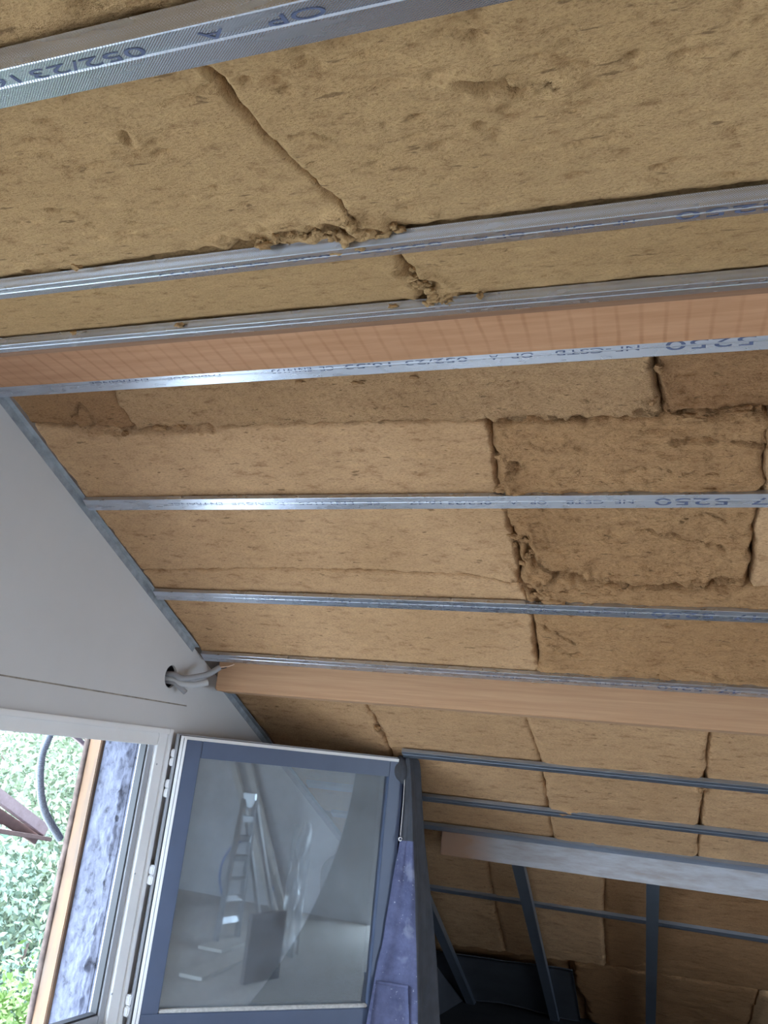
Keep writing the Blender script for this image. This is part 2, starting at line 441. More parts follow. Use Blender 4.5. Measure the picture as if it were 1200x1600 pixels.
def batt(parent, side, L, R, T, B, step, mat, off=0.0, rough=0.0012, rs=18, grain=0.0, gaps=(0.010, 0.010, 0.010, 0.010), gw=0.0042, seed=0, fibre=0.0, tilt=0.0, rag=0.006):
    """one insulation batt: L, R give x at a given y, T, B give y at a given x.  gaps: depth of the rounded-off edge (left, right, top, bottom)"""
    ym = np.linspace(float(np.mean(T(np.array([0.0])))), float(np.mean(B(np.array([0.0])))), 9)
    wid = float(np.max(R(ym)-L(ym))); hei = float(ym[-1]-ym[0])
    nu, nv = max(3, int(wid/step)), max(3, int(hei/step))
    t, s = np.meshgrid(np.linspace(0, 1, nv), np.linspace(0, 1, nu), indexing='ij')
    y0 = ym[0]+(ym[-1]-ym[0])*t
    xl, xr = L(y0), R(y0)
    xl = xl + rag*fbm(y0*30, y0*0+seed, 3, seed+5); xr = xr + rag*fbm(y0*30, y0*0+seed+9, 3, seed+6)
    x = xl+(xr-xl)*s
    yt, yb = T(x), B(x)
    yt = yt + rag*fbm(x*30, x*0+seed+3, 3, seed+7); yb = yb + rag*fbm(x*30, x*0+seed+4, 3, seed+8)
    y = yt+(yb-yt)*t
    # relief, positive = towards the room
    h = off + rough*2*fbm(x*rs*0.6, y*rs, 4, seed) + 0.004*fbm(x*2.3, y*2.3, 2, seed+3)
    if grain: h = h + grain*fbm(x*70, y*90, 3, seed+11)
    if fibre:
        st = fbm(x*9, y*55, 4, seed+21); h = h + fibre*np.abs(st)*2
    el, er, et, eb = (x-xl), (xr-x), (y-yt), (yb-y)
    jit = 1+1.1*fbm(x*45, y*45, 3, seed+31)
    for e, g in zip((el, er, et, eb), gaps):
        wv = gw*np.clip(jit, 0.25, 2.5)*(1+g*22)
        h = h - g*np.exp(-(e/wv)**2)*np.clip(0.55+1.1*fbm(x*14, y*14, 2, seed+41)+0.4, 0.25, 1.6)
    for pts, wd, dp in CRACKS[side]:
        xs = [p[0] for p in pts]; ys = [p[1] for p in pts]
        m = (x > min(xs)-0.06) & (x < max(xs)+0.06) & (y > min(ys)-0.06) & (y < max(ys)+0.06)
        if not m.any(): continue
        xx, yy = x[m], y[m]
        dd = dist_poly(xx+0.012*fbm(xx*40, yy*40, 2, 3), yy+0.012*fbm(xx*40, yy*40, 2, 4), pts)
        wv = wd*np.clip(0.8+1.6*fbm(xx*25, yy*25, 2, 5), 0.2, 2.0)
        h[m] += -dp*np.exp(-(dd/wv)**2) + 0.25*dp*np.exp(-((dd-2.2*wv)/(1.5*wv))**2)
    for (cx, cy, rx, ry, dp) in PITS[side]:
        m = (np.abs(x-cx) < 3*rx+.03) & (np.abs(y-cy) < 3*ry+.03)
        if not m.any(): continue
        xx, yy = x[m], y[m]
        q = ((xx-cx)/rx)**2+((yy-cy)/ry)**2 + 1.2*fbm(xx*60, yy*60, 2, 8)
        h[m] -= dp*np.exp(-np.clip(q, 0, 50)**1.5)
    for (cx, cy, rd, hg) in LUMPS[side]:
        m = (np.abs(x-cx) < 2.5*rd) & (np.abs(y-cy) < 2.5*rd)
        if not m.any(): continue
        xx, yy = x[m], y[m]
        q = (xx-cx)**2/rd**2+(yy-cy)**2/rd**2
        h[m] += hg*np.exp(-q)*(0.6+1.8*np.abs(fbm(xx*55, yy*55, 4, 14)))
    n_ = n1 if side == 'far' else n2
    H0 = (H1 if side == 'far' else H2)+INS_O
    sgn = -1 if side == 'far' else 1
    z = (H0 + sgn*(math.sin(TH if side == 'far' else T2))*y)/math.cos(TH if side == 'far' else T2)
    P = np.stack([x, y, z], -1) - h[..., None]*n_
    vs = P.reshape(-1, 3)
    # skirt up into the roof
    rim = [(0, j) for j in range(nu)] + [(i, nu-1) for i in range(1, nv)] + [(nv-1, j) for j in range(nu-2, -1, -1)] + [(i, 0) for i in range(nv-2, 0, -1)]
    ridx = [i*nu+j for i, j in rim]
    base = len(vs)
    vs = np.concatenate([vs, vs[ridx] + n_*0.07])
    ii, jj = np.meshgrid(np.arange(nv-1), np.arange(nu-1), indexing='ij')
    a = (ii*nu+jj).ravel()
    quads = np.stack([a, a+nu, a+nu+1, a+1], -1).tolist()
    k = len(ridx)
    for q in range(k):
        q2 = (q+1) % k; quads.append([ridx[q], ridx[q2], base+q2, base+q])
    vs[:, 2] += CZ
    me = bpy.data.meshes.new('insulation_batt')
    me.from_pydata(vs.tolist(), [], quads); me.update()
    me.polygons.foreach_set('use_smooth', [True]*len(me.polygons))
    me.materials.append(mat)
    o = bpy.data.objects.new('insulation_batt', me); link(o, parent)
    return o

ceil_far = tag(empty('ceiling_far_slope'), 'sloping ceiling of tan wood fibre batts falling away from the ridge to the eaves', kind='structure')
ceil_near = tag(empty('ceiling_near_slope'), 'sloping ceiling of tan wood fibre board rising overhead to the ridge beam', kind='structure')

# --- seams and joints of the far slope, read off the photograph and laid onto the slope
seam12 = xy_fn([FXY(*p) for p in ((20,664),(50,665),(130,669),(215,673),(300,668),(450,663),(600,660),(765,658),(900,656),(1035,650),(1200,640))], 0)
seam23 = xy_fn([FXY(*p) for p in ((200,893),(420,889),(560,892),(740,900),(800,910),(870,922),(950,914),(1040,917),(1120,914),(1200,918))], 0)
seam56 = xy_fn([FXY(*p) for p in ((690,1478),(790,1492),(860,1501),(945,1512),(1020,1524),(1100,1537),(1200,1553))], 0)
def jx(*pts): return xy_fn([FXY(*p) for p in pts], 1)
cst = lambda v: (lambda t: np.full(np.shape(t), v, float))
gabx = lambda o=0.0: (lambda t: (HG + np.asarray(t)*math.sin(GY))/math.cos(GY)+o)
J1a = jx((178,608),(190,640),(215,672)); J1b = jx((1022,555),(1028,600),(1037,650))
J2a = jx((764,660),(773,700),(777,745),(790,790),(802,830),(812,880),(813,910)); J2b = jx((1199,640),(1191,760),(1176,840),(1172,915))
J3a = jx((814,905),(832,960),(836,1000),(842,1052))
J4a = jx((572,1100),(590,1130),(612,1178),(625,1230)); J4b = jx((822,1115),(848,1195),(856,1250),(868,1320)); J4c = jx((1108,1148),(1100,1230),(1095,1270),(1090,1325))
J5a = jx((762,1350),(770,1400),(790,1492)); J5b = jx((945,1375),(943,1440),(947,1512))
J6a = jx((888,1500),(893,1540),(912,1570),(916,1600))
Y_D, Y_B2, Y_B2b, Y_B3, Y_B3b = 1.635, 2.875, 3.0, 3.985, 4.08

# fissures and pits
crack('far', [(1050,693),(1090,682),(1130,684),(1200,697)], 0.006, 0.016)
crack('far', [(990,735),(1030,728),(1075,738)], 0.005, 0.008)
crack('far', [(1000,820),(1050,832),(1110,848),(1130,853)], 0.006, 0.014)
crack('far', [(1065,808),(1090,798),(1115,802),(1135,815)], 0.005, 0.012)
crack('far', [(860,905),(880,890),(920,905),(985,915),(1050,912),(1090,902)], 0.008, 0.022)
crack('far', [(1040,915),(1075,918),(1120,905),(1170,905)], 0.010, 0.028)
crack('far', [(830,690),(850,700),(880,705)], 0.004, 0.008)
crack('far', [(790,712),(815,722),(800,735)], 0.008, 0.024)
crack('far', [(780,655),(830,650),(880,655),(905,650)], 0.006, 0.018)
crack('far', [(1000,640),(1080,652),(1140,645),(1200,640)], 0.008, 0.02)
crack('far', [(405,1013),(430,1010),(465,1018)], 0.004, 0.010)
crack('far', [(840,975),(875,990),(900,1005)], 0.005, 0.012)
crack('far', [(845,1020),(870,1015),(905,1022)], 0.006, 0.014)
crack('far', [(1028,1053),(1065,1060)], 0.005, 0.012)
crack('far', [(1120,1056),(1160,1060),(1200,1064)], 0.005, 0.012)
crack('far', [(820,840),(838,880),(870,895),(905,900)], 0.012, 0.026)
crack('far', [(800,905),(830,918),(850,938)], 0.012, 0.030)
crack('far', [(360,1105),(400,1112),(412,1125)], 0.006, 0.010)
crack('far', [(550,705),(590,702)], 0.006, 0.008)
crack('far', [(110,655),(125,630),(135,640),(150,668)], 0.005, 0.010)
crack('far', [(575,1105),(590,1135),(605,1160)], 0.008, 0.018)
crack('far', [(120,668),(180,676),(260,672),(330,668)], 0.010, 0.022)
rs_ = random.Random(3)
for k in range(90): pit('far', rs_.uniform(150,1190), rs_.uniform(615,1060), rs_.uniform(.004,.010), rs_.uniform(.003,.005), rs_.uniform(.003,.008))
for k in range(46): pit('far', rs_.uniform(800,1190), rs_.uniform(660,1050), rs_.uniform(.006,.02), rs_.uniform(.003,.006), rs_.uniform(.005,.012))
for k in range(40): pit('far', rs_.uniform(400,1190), rs_.uniform(1110,1330), rs_.uniform(.006,.014), rs_.uniform(.004,.008), rs_.uniform(.004,.010))
for (px, py, r, hh) in ((793,722,.025,.012),(790,752,.022,.014),(800,762,.03,.010),(830,842,.03,.012),(850,905,.035,.014),(880,925,.03,.014),(812,870,.02,.010),(860,830,.05,.008),(1010,625,.03,.012),(1035,600,.02,.012),(590,1140,.02,.014),(860,1003,.03,.008),(815,812,.03,.008),(890,1265,.03,.012),(1100,1155,.02,.010),(1090,1235,.025,.012)):
    lump('far', px, py, r, hh)
crack('near', [(318,108),(350,140),(380,178)], 0.004, 0.004)
crack('near', [(735,128),(770,137),(800,134),(860,142)], 0.005, 0.022)
crack('near', [(455,212),(480,209),(520,218)], 0.003, 0.006)
crack('near', [(190,212),(205,225)], 0.003, 0.006); crack('near', [(225,218),(270,210)], 0.003, 0.003)
crack('near', [(80,328),(100,332),(118,335)], 0.004, 0.007)
crack('near', [(40,425),(80,417),(115,420)], 0.005, 0.012)
crack('near', [(150,457),(190,465)], 0.004, 0.008)
crack('near', [(640,420),(665,440),(668,462),(700,455),(750,460)], 0.010, 0.022)
crack('near', [(395,378),(450,365),(520,352),(575,362)], 0.014, 0.030)
crack('near', [(565,350),(610,362),(630,362)], 0.012, 0.030)
crack('near', [(1030,285),(1045,286)], 0.004, 0.007); crack('near', [(1130,272),(1150,272)], 0.004, 0.007)
for k in range(230): pit('near', rs_.uniform(0,1200), rs_.uniform(5,440), rs_.uniform(.005,.015), rs_.uniform(.0035,.0055), rs_.uniform(.002,.008))
for (px, py, r, hh) in ((545,335,.014,.016),(560,360,.016,.020),(590,358,.012,.014),(530,372,.018,.014),(610,372,.012,.010),(680,460,.02,.012),(655,425,.014,.010),(500,375,.018,.006)):
    lump('near', px, py, r, hh)

def row(T, B, js, mats, step, **kw):
    """one row of batts from the gable to the right-hand wall"""
    L = gabx(0.012)
    edges = [L]+js
    for k in range(len(edges)):
        R_ = edges[k+1] if k+1 < len(edges) else None
        if R_ is None: break
        args = dict(kw); args.update(mats[k][1]); 
        batt(ceil_far, 'far', edges[k], R_, T, B, args.pop('step', step), mats[k][0], **args)
STRONG = 0.034
row(cst(Y_D), seam12, [J1a, J1b, cst(0.86), cst(2.2), cst(X_RIGHT)], [
    (M_INS_B, dict(gaps=(.01,.012,.01,.018), rough=.003, grain=.002, off=-.004)),
    (M_INS_G, dict(gaps=(.012,.03,.01,.010), rough=.002, grain=.006, off=.004, rag=.010)),
    (M_INS_B, dict(gaps=(.03,.02,.01,.024), rough=.004, grain=.008, off=-.006)),
    (M_INS, dict(step=.03)), (M_INS, dict(step=.05))], 0.0065, seed=11)
row(seam12, seam23, [J2a, J2b, cst(1.9), cst(X_RIGHT)], [
    (M_INS, dict(gaps=(.01,.03,.010,.010), rough=.0012, off=.0)),
    (M_INS_R, dict(gaps=(STRONG,.028,.016,.020), rough=.005, fibre=.008, grain=.004, off=.006, rag=.016)),
    (M_INS, dict(gaps=(.02,.02,.01,.01), off=.003, step=.008)), (M_INS, dict(step=.05))], 0.006, seed=23)
row(seam23, cst(Y_B2), [J3a, cst(0.95), cst(2.1), cst(X_RIGHT)], [
    (M_INS, dict(gaps=(.01,.022,.010,.008), rough=.0010)),
    (M_INS_R, dict(gaps=(.028,.02,.016,.008), rough=.004, fibre=.006, grain=.003, off=.004, rag=.014)),
    (M_INS, dict(step=.03)), (M_INS, dict(step=.05))], 0.006, seed=37)
row(cst(Y_B2b), cst(Y_B3), [J4a, J4b, J4c, cst(1.2), cst(2.4), cst(X_RIGHT)], [
    (M_INS, dict(gaps=(.01,.020,.02,.01), rough=.002)),
    (M_INS, dict(gaps=(.012,.014,.012,.01), rough=.0012, off=-.002)),
    (M_INS, dict(gaps=(.014,.030,.012,.01), rough=.002, off=.010)),
    (M_INS, dict(gaps=(.03,.02,.02,.01), rough=.002, off=.004)),
    (M_INS, dict(step=.04)), (M_INS, dict(step=.05))], 0.010, seed=53, gw=.006)
row(cst(Y_B3b), seam56, [cst(-1.35), J5a, J5b, cst(0.75), cst(1.9), cst(X_RIGHT)], [
    (M_INS, {}), (M_INS, dict(off=-.006, gaps=(.01,.02,.01,.03))), (M_INS, dict(off=-.003, gaps=(.02,.02,.01,.03))), (M_INS_B, dict(off=-.008, gaps=(.02,.01,.01,.03))),
    (M_INS, dict(step=.04)), (M_INS, dict(step=.05))], 0.013, seed=71, gw=.008, rough=.003)
row(seam56, cst(6.5), [cst(-1.25), J6a, cst(0.62), cst(1.8), cst(X_RIGHT)], [
    (M_INS_B, dict(off=-.03)), (M_INS_B, dict(off=-.035)), (M_INS_B, dict(off=-.012, gaps=(.03,.02,.03,.01))),
    (M_INS, dict(step=.05)), (M_INS, dict(step=.06))], 0.018, seed=91, gw=.012, rough=.004)
# roof deck behind the far batts
box('roof_deck', n1*(H1+INS_O+0.075), -2.6, X_RIGHT+.2, 0.0, 8.2, 0.0, 0.05, M_DECK, ceil_far, 0, ex, d1, n1)

# --- near slope
Y_SEAM_N = 0.775
seamN = xy_fn([(-2.3, .80), NXY(0,438), NXY(90,428), (NXY(200,436)[0], .80), NXY(400,382), NXY(460,366), NXY(520,352), NXY(590,352), (NXY(640,360)[0], .80), (3.7, .80)], 0)
def njx(*pts): return xy_fn([NXY(*p) for p in pts], 1)
JN1 = njx((290,80),(320,110),(385,178),(450,250),(520,312),(560,345)); JN2 = njx((600,380),(625,405),(655,432),(674,465),(690,500))
KW = dict(gw=.0035, rag=.0025)
batt(ceil_near, 'near', gabx(0.012), JN1, cst(.35), seamN, .0036, M_INS_N, rough=.0007, rs=26, gaps=(.01,.007,.004,.018), seed=5, grain=.0006, **KW)
batt(ceil_near, 'near', JN1, cst(1.0), cst(.35), seamN, .0036, M_INS_N, rough=.0008, rs=26, gaps=(.008,.01,.004,.018), seed=6, grain=.0010, off=.0015, **KW)
batt(ceil_near, 'near', gabx(0.012), JN2, seamN, cst(1.205), .0055, M_INS_N, rough=.001, rs=22, gaps=(.01,.016,.018,.01), seed=8, grain=.0008, **KW)
batt(ceil_near, 'near', JN2, cst(1.15), seamN, cst(1.205), .0055, M_INS_N, rough=.001, rs=22, gaps=(.016,.01,.018,.01), seed=9, grain=.0010, **KW)
batt(ceil_near, 'near', cst(1.0), cst(2.3), cst(.35), cst(.80), .03, M_INS_N, seed=12); batt(ceil_near, 'near', cst(2.3), cst(X_RIGHT), cst(.35), cst(.80), .05, M_INS_N, seed=13)
batt(ceil_near, 'near', cst(1.15), cst(2.4), cst(.80), cst(1.205), .03, M_INS_N, seed=14); batt(ceil_near, 'near', cst(2.4), cst(X_RIGHT), cst(.80), cst(1.205), .05, M_INS_N, seed=15)
# overhead and behind the viewer
batt(ceil_near, 'near', gabx(0.012), cst(-0.6), cst(-.5), cst(.35), .006, M_INS_N, seed=16, rough=.001, grain=.0008); batt(ceil_near, 'near', cst(-0.6), cst(0.7), cst(-.5), cst(.35), .008, M_INS_N, seed=17)
batt(ceil_near, 'near', cst(0.7), cst(2.2), cst(-.5), cst(.35), .04, M_INS_N, seed=18); batt(ceil_near, 'near', cst(2.2), cst(X_RIGHT), cst(-.5), cst(.35), .05, M_INS_N, seed=19)
for xa, xb, sd in ((-2.2, -0.9, 20), (-0.9, 0.3, 21), (0.3, 1.5, 22), (1.5, 2.6, 24), (2.6, X_RIGHT, 25)):
    batt(ceil_near, 'near', cst(xa) if xa > -2 else gabx(0.012), cst(xb), cst(Y_BACK), cst(-.5), .05, M_INS_N, seed=sd)
box('roof_deck', n2*(H2+INS_O+0.075), -2.7, X_RIGHT+.2, -3.0, 1.75, 0, .05, M_DECK, ceil_near, 0, ex, d2, n2)

# dark brown strip added as the shadow below the last near rail
box('shade_strip', (0, 0, 0), xg(1.2)+.02, X_RIGHT, 1.205, 1.236, znear(1.22, .010), znear(1.22, .010)+.05, wood('shade_strip_brown', (0.20, 0.10, 0.055), (0.30, 0.16, 0.09)), ceil_near, .002)
# torn tufts of fibre
def tuft(parent, p, size, seed, stretch=(1, 1, 1)):
    bm = bmesh.new(); bmesh.ops.create_icosphere(bm, subdivisions=3, radius=1.0)
    r = random.Random(seed); off = np.array([r.uniform(0, 50) for _ in range(3)])
    co = np.array([v.co[:] for v in bm.verts])
    k = 1+0.9*fbm(co[:, 0]*2.1+off[0]+co[:, 2], co[:, 1]*2.1+off[1]-co[:, 2]*1.3, 4, seed)
    for v, c, kk in zip(bm.verts, co, k): v.co = Vector(V(np.asarray(p)+c*kk*size*np.asarray(stretch)))
    return bm_obj('fibre_tuft', bm, M_INS_N if parent is ceil_near else M_INS_R, parent, True)
for i, (px, py, s, st) in enumerate(((540,372,.010,(1.2,.9,1.2)),(560,378,.009,(1,.8,1.4)),(527,385,.006,(1,1,1.6)),(575,362,.008,(1,1,1)),(600,366,.007,(1.4,.8,.8)),(548,352,.007,(1,1,1)),(1104,440,.008,(.9,1.1,1)),
        (120,418,.005,(1.6,1,.8)),(505,495,.008,(1.6,.7,.8)),(530,494,.007,(1.5,.7,.8)),(552,492,.006,(1.6,.7,.8)),(670,474,.008,(1.4,.8,.8)),(700,472,.008,(1.4,.8,.9)),(640,480,.006,(1.6,.7,.8)),(115,520,.006,(1.4,.7,.7)),(280,508,.007,(1.4,.8,.7)),(750,462,.006,(.8,.8,1)),(615,478,.005,(1.6,.7,.7)),(20,534,.007,(1.8,.7,.7)))):
    tuft(ceil_near, near(px, py, .010), s, 100+i, st)
rt = random.Random(12)
for i in range(34):
    u = rt.random(); px = 400+230*u; py = 383-28*u**.5+rt.uniform(-8, 9)+(16*max(0, 1-abs(px-548)/45))*rt.random()
    tuft(ceil_near, near(px, py, .014+rt.uniform(-.004, .008)), rt.uniform(.0035, .0085)*(1.25 if abs(px-555) < 40 else .8), 300+i, (rt.uniform(.9, 1.7), rt.uniform(.6, 1), rt.uniform(.7, 1.3)))
for i in range(12):
    px = 640+45*rt.random(); py = 425+42*(px-640)/45+rt.uniform(-8, 10); tuft(ceil_near, near(px, py, .016), rt.uniform(.004, .008), 400+i, (rt.uniform(.9, 1.6), .8, 1))
for i in range(30):
    t = rt.random(); px = 770+60*t+rt.uniform(-6, 26); py = 690+240*t; tuft(ceil_far, far(px, py, .020), rt.uniform(.006, .014), 450+i, (rt.uniform(.8, 1.8), rt.uniform(.6, 1.1), .8))
for i in range(14):
    px = 850+130*rt.random(); py = 915+.10*(px-850)+rt.uniform(-8, 12); tuft(ceil_far, far(px, py, .020), rt.uniform(.006, .013), 500+i, (rt.uniform(1, 2.2), .6, .8))
for i, (px, py, s, st) in enumerate(((800,730,.013,(1,1,.7)),(788,760,.014,(1.3,.8,.8)),(835,845,.014,(1,1,.7)),(870,936,.020,(2.2,.7,.8)),(850,930,.016,(1.5,.8,.8)),(826,868,.012,(1,1,.8)),(1018,625,.014,(1,.9,.8)),(1030,575,.012,(.8,1.2,.8)),(590,1138,.016,(.8,1.2,.8)),(880,1268,.020,(1.6,.8,.8)),
        (895,1275,.012,(1.2,.8,.8)),(250,668,.014,(1.6,.7,.7)),(282,667,.012,(1.5,.7,.7)),(195,677,.010,(1.5,.7,.7)),(1096,1232,.018,(.8,1,.8)),(1080,652,.014,(2,.7,.7)),(1160,643,.016,(1.6,.8,.8)),(1110,742,.010,(2,.6,.6)),(1105,764,.012,(2.2,.5,.6)),(645,590,.008,(2,.6,.6)),(560,598,.008,(2,.6,.6)),(470,596,.008,(1.6,.6,.6)))):
    tuft(ceil_far, far(px, py, .016), s, 200+i, st)

# ------------------------------------------------------------------ metal furring rails
PROF = [(-.0235, .0006), (-.0225, 0), (-.0045, 0), (-.0030, -.0010), (-.0010, -.0010), (.0005, 0), (.0225, 0), (.0235, .0006),
        (.0238, .0030), (.0234, .0070), (.0237, .0080), (.0233, .0125), (.0237, .0165), (.0215, .0178), (.0160, .0175),
        (-.0160, .0175), (-.0215, .0178), (-.0237, .0165), (-.0233, .0125), (-.0237, .0080), (-.0234, .0070), (-.0238, .0030)]
def rail(side, y, x0, x1, label, name='furring_rail', twist=0.0, texts=(), mat=M_STEEL, sag=0.0, dy=0.0, lift=0.0):
    """rail along x at plan position y (centre of its face); its own origin lies at its left end"""
    n_, d_, z_ = (n1, d1, zfar(y)) if side == 'far' else (n2, d2, znear(y))
    c, s = math.cos(twist), math.sin(twist)
    d_, n_ = d_*c + n_*s, n_*c - d_*s
    N = 40; vs, fs = [], []; K = len(PROF)
    for i in range(N+1):
        t = i/N
        for (a, b) in PROF:
            vs.append(((x1-x0)*t, a, b - sag*4*t*(1-t)))
    for i in range(N):
        for k in range(K): fs.append((i*K+k, i*K+(k+1) % K, (i+1)*K+(k+1) % K, (i+1)*K+k))
    fs.append(tuple(range(K))[::-1]); fs.append(tuple(N*K+k for k in range(K)))
    o = mesh_obj(name, vs, fs, M_STEEL_N if side == 'near' else mat, None, shift=False); shade_auto(o, 25)
    yd = (x1-x0); ax = np.array([yd, dy, 0.0]); ax = ax/np.linalg.norm(ax)
    o.matrix_world = Matrix(((ax[0], d_[0], n_[0], x0), (ax[1], d_[1], n_[1], y), (ax[2], d_[2], n_[2], z_+CZ+lift), (0, 0, 0, 1)))
    tag(o, label, 'rail')
    for (txt, xa, xb, hgt, ya) in texts:      # xa, xb: world x of the left and right end, read from the other side
        cu = bpy.data.curves.new('printed_text', 'FONT'); cu.body = txt; cu.size = 1.0
        to = bpy.data.objects.new('tmp_text', cu); COL.objects.link(to)
        bpy.context.view_layer.update()
        me = bpy.data.meshes.new_from_object(to.evaluated_get(bpy.context.evaluated_depsgraph_get()))
        bpy.data.objects.remove(to); bpy.data.curves.remove(cu)
        co = np.array([v.co[:] for v in me.vertices])
        if len(co) == 0: continue
        mn, mx = co.min(0), co.max(0)
        nx = (co[:, 0]-mn[0])/(mx[0]-mn[0]); ny = (co[:, 1]-mn[1])/(mx[1]-mn[1]) - 0.5
        out = np.stack([(xb-x0) - nx*(xb-xa), ya + ny*hgt, np.full(len(co), -0.0004)], -1)
        me.vertices.foreach_set('co', out.ravel()); me.update()
        me.materials.append(M_INK)
        me.name = 'printed_text'
        link(bpy.data.objects.new('printed_text', me), o)
    return o
def fx(px, py): return float(far(px, py)[0])
def nx_(px, py): return float(near(px, py)[0])
def tx(side, py_fn, items):
    out = []
    fn = fx if side == 'far' else nx_
    for (s, a, b, h, ya) in items: out.append((s, fn(a, py_fn(a)), fn(b, py_fn(b)), h, ya))
    return out
ln = lambda x0, y0, x1, y1: (lambda x: y0+(y1-y0)*(x-x0)/(x1-x0))
LA, LB, LD, LE, LF, LG = ln(0,140,300,73), ln(0,460,1200,319), ln(0,608,1200,535), ln(122,788,1200,785), ln(235,930,1200,966), ln(320,1029,1200,1086)
LC = ln(0,544,1200,440)
def ymean(side, pts):
    fn = far if side == 'far' else near
    return float(np.mean([fn(*p)[1] for p in pts]))
yA = ymean('near', [(0,107.5),(0,174),(300,37.5),(300,110)]); yB = ymean('near', [(0,453),(0,467),(1200,312),(1200,327),(300,421),(300,435)])
yC = ymean('near', [(0,541),(1200,430),(1200,450),(300,517),(300,530)])
yD = ymean('far', [(0,600),(0,617),(1200,523),(1200,547)]); yE = ymean('far', [(300,777),(300,797),(1200,773),(1200,796)])
yF = ymean('far', [(240,923),(240,938),(1200,957.5),(1200,974)]); yG = ymean('far', [(540,1034),(540,1046),(1200,1080),(1200,1092)])
yH = ymean('far', [(665,1182),(665,1190),(1200,1229),(1200,1236)]); yI = ymean('far', [(665,1248),(665,1254),(1200,1306),(1200,1312)])
yJ = ymean('far', [(680,1399),(1200,1470)])
XR = 3.35
rail('near', yA, xg(yA)+.01, XR, 'widest metal rail crossing the top left corner, nearest to the viewer', twist=0.0,
     texts=tx('near', LA, [('OP', 425, 515, .011, -.010), ('A', 322, 362, .010, -.010), ('052/23', 62, 236, .011, -.010), ('16:58', -60, 40, .011, -.010)]))
rail('near', yB, xg(yB)+.01, XR, 'metal rail above the torn tuft, second from the top of the picture',
     texts=tx('near', LB, [('5250', 1056, 1230, .026, 0.0), ('NF', 958, 992, .014, -.002), ('-CSTB', 860, 940, .014, -.002), ('OP A', 740, 820, .014, -.002), ('052/23', 560, 690, .014, -.002), ('16:56', 450, 530, .014, -.002), ('CE EN14195', 250, 420, .013, -.002)]))
rail('near', yC, xg(yC)+.01, XR, 'metal rail with a fibre tuft stuck on it, just above the ridge beam', twist=-0.10)
yd_ = yD
smallD = [('5250', 1040, 1181, .024, -.003), ('47', 1200, 1262, .024, -.003), ('NF', 962, 999, .013, -.003), ('-CSTB', 868, 955, .013, -.003), ('OP', 799, 834, .013, -.003), ('A', 765, 779, .013, -.003), ('052/23', 634, 731, .013, -.003), ('16:53', 540, 611, .013, -.003), ('CE', 500, 522, .013, -.003), ('EN14195', 425, 487, .012, -.004), ('FABRIQUE', 262, 345, .010, -.004), ('EN FRANCE', 140, 232, .010, -.004)]
rail('far', yD, xg(yD)+.005, XR, 'bright metal rail printed with blue figures, just below the ridge beam', texts=tx('far', LD, smallD))
smallE = [('5250', 1023, 1140, .024, .001), ('47', 1174, 1232, .024, .001), ('NF', 961, 990, .013, .0), ('-CSTB', 884, 952, .013, .0), ('OP', 829, 854, .013, .0), ('A', 796, 809, .012, .0), ('052/23', 700, 768, .013, .0), ('16:47', 640, 690, .012, -.001), ('CE', 574, 594, .012, -.001), ('EN14195', 467, 553, .011, -.002), ('FABRIQUE', 362, 444, .010, -.003), ('EN FRANCE', 264, 348, .010, -.003)]
rail('far', yE, xg(yE)+.02, XR, 'level metal rail across the middle of the picture, printed 47 5250', texts=tx('far', LE, smallE))
smallF = [('5250', 1018, 1117, .024, .001), ('47', 1146, 1196, .024, .001), ('NF', 970, 992, .012, .0), ('-CSTB', 902, 962, .012, .0), ('OP A', 810, 870, .012, .0), ('052/23', 735, 793, .012, .0), ('16:47', 680, 722, .011, -.001), ('CE', 632, 655, .010, -.002), ('EN14195', 500, 610, .010, -.002), ('FRANCE', 360, 430, .010, -.003), ('EN', 446, 470, .010, -.003)]
rail('far', yF, xg(yF)+.02, XR, 'metal rail below the ragged batt joint, third above the open window', texts=tx('far', LF, smallF))
smallG = [('5250', 1027, 1098, .022, .001), ('47', 1122, 1160, .022, .001), ('NF-CSTB', 930, 1005, .012, .0), ('OP A', 840, 890, .012, .0), ('052/23', 760, 815, .012, .0)]
rail('far', yG, xg(yG)+.02, XR, 'metal rail running along the top of the protruding wooden purlin', texts=tx('far', LG, smallG))
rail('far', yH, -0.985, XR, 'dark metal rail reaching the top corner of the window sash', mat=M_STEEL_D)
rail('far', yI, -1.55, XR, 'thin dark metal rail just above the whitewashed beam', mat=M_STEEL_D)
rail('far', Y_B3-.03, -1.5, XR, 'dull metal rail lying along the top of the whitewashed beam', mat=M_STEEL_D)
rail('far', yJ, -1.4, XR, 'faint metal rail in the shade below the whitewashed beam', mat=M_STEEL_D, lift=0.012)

# two upright studs of the lining below the whitewashed beam (and a third behind the hanging clothes)
def stud(xc, label):
    bm = bmesh.new()
    o = n1*(H1-.034)
    t0, t1 = 4.06/math.cos(TH)*1.0, 6.35/math.cos(TH)
    # position along d1 measured from the foot of the normal
    f0 = (o @ d1)
    y2t = lambda y: (y - o[1])/d1[1]
    for (a0, a1, b0, b1) in ((-.029, .029, -.004, 0.0), (-.029, -.024, -.036, -.004), (.024, .029, -.036, -.004)):
        box_bm(bm, o+ex*xc, ex, d1, -n1, a0, a1, y2t(4.08), y2t(6.30), b0+.004, b1+.004)
    ob = bm_obj('metal_stud', bm, M_STEEL_D); shade_auto(ob)
    return tag(ob, label, 'stud')
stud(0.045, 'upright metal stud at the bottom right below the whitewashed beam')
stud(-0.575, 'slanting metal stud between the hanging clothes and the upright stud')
stud(-1.16, 'dark metal stud half hidden by the hanging clothes')

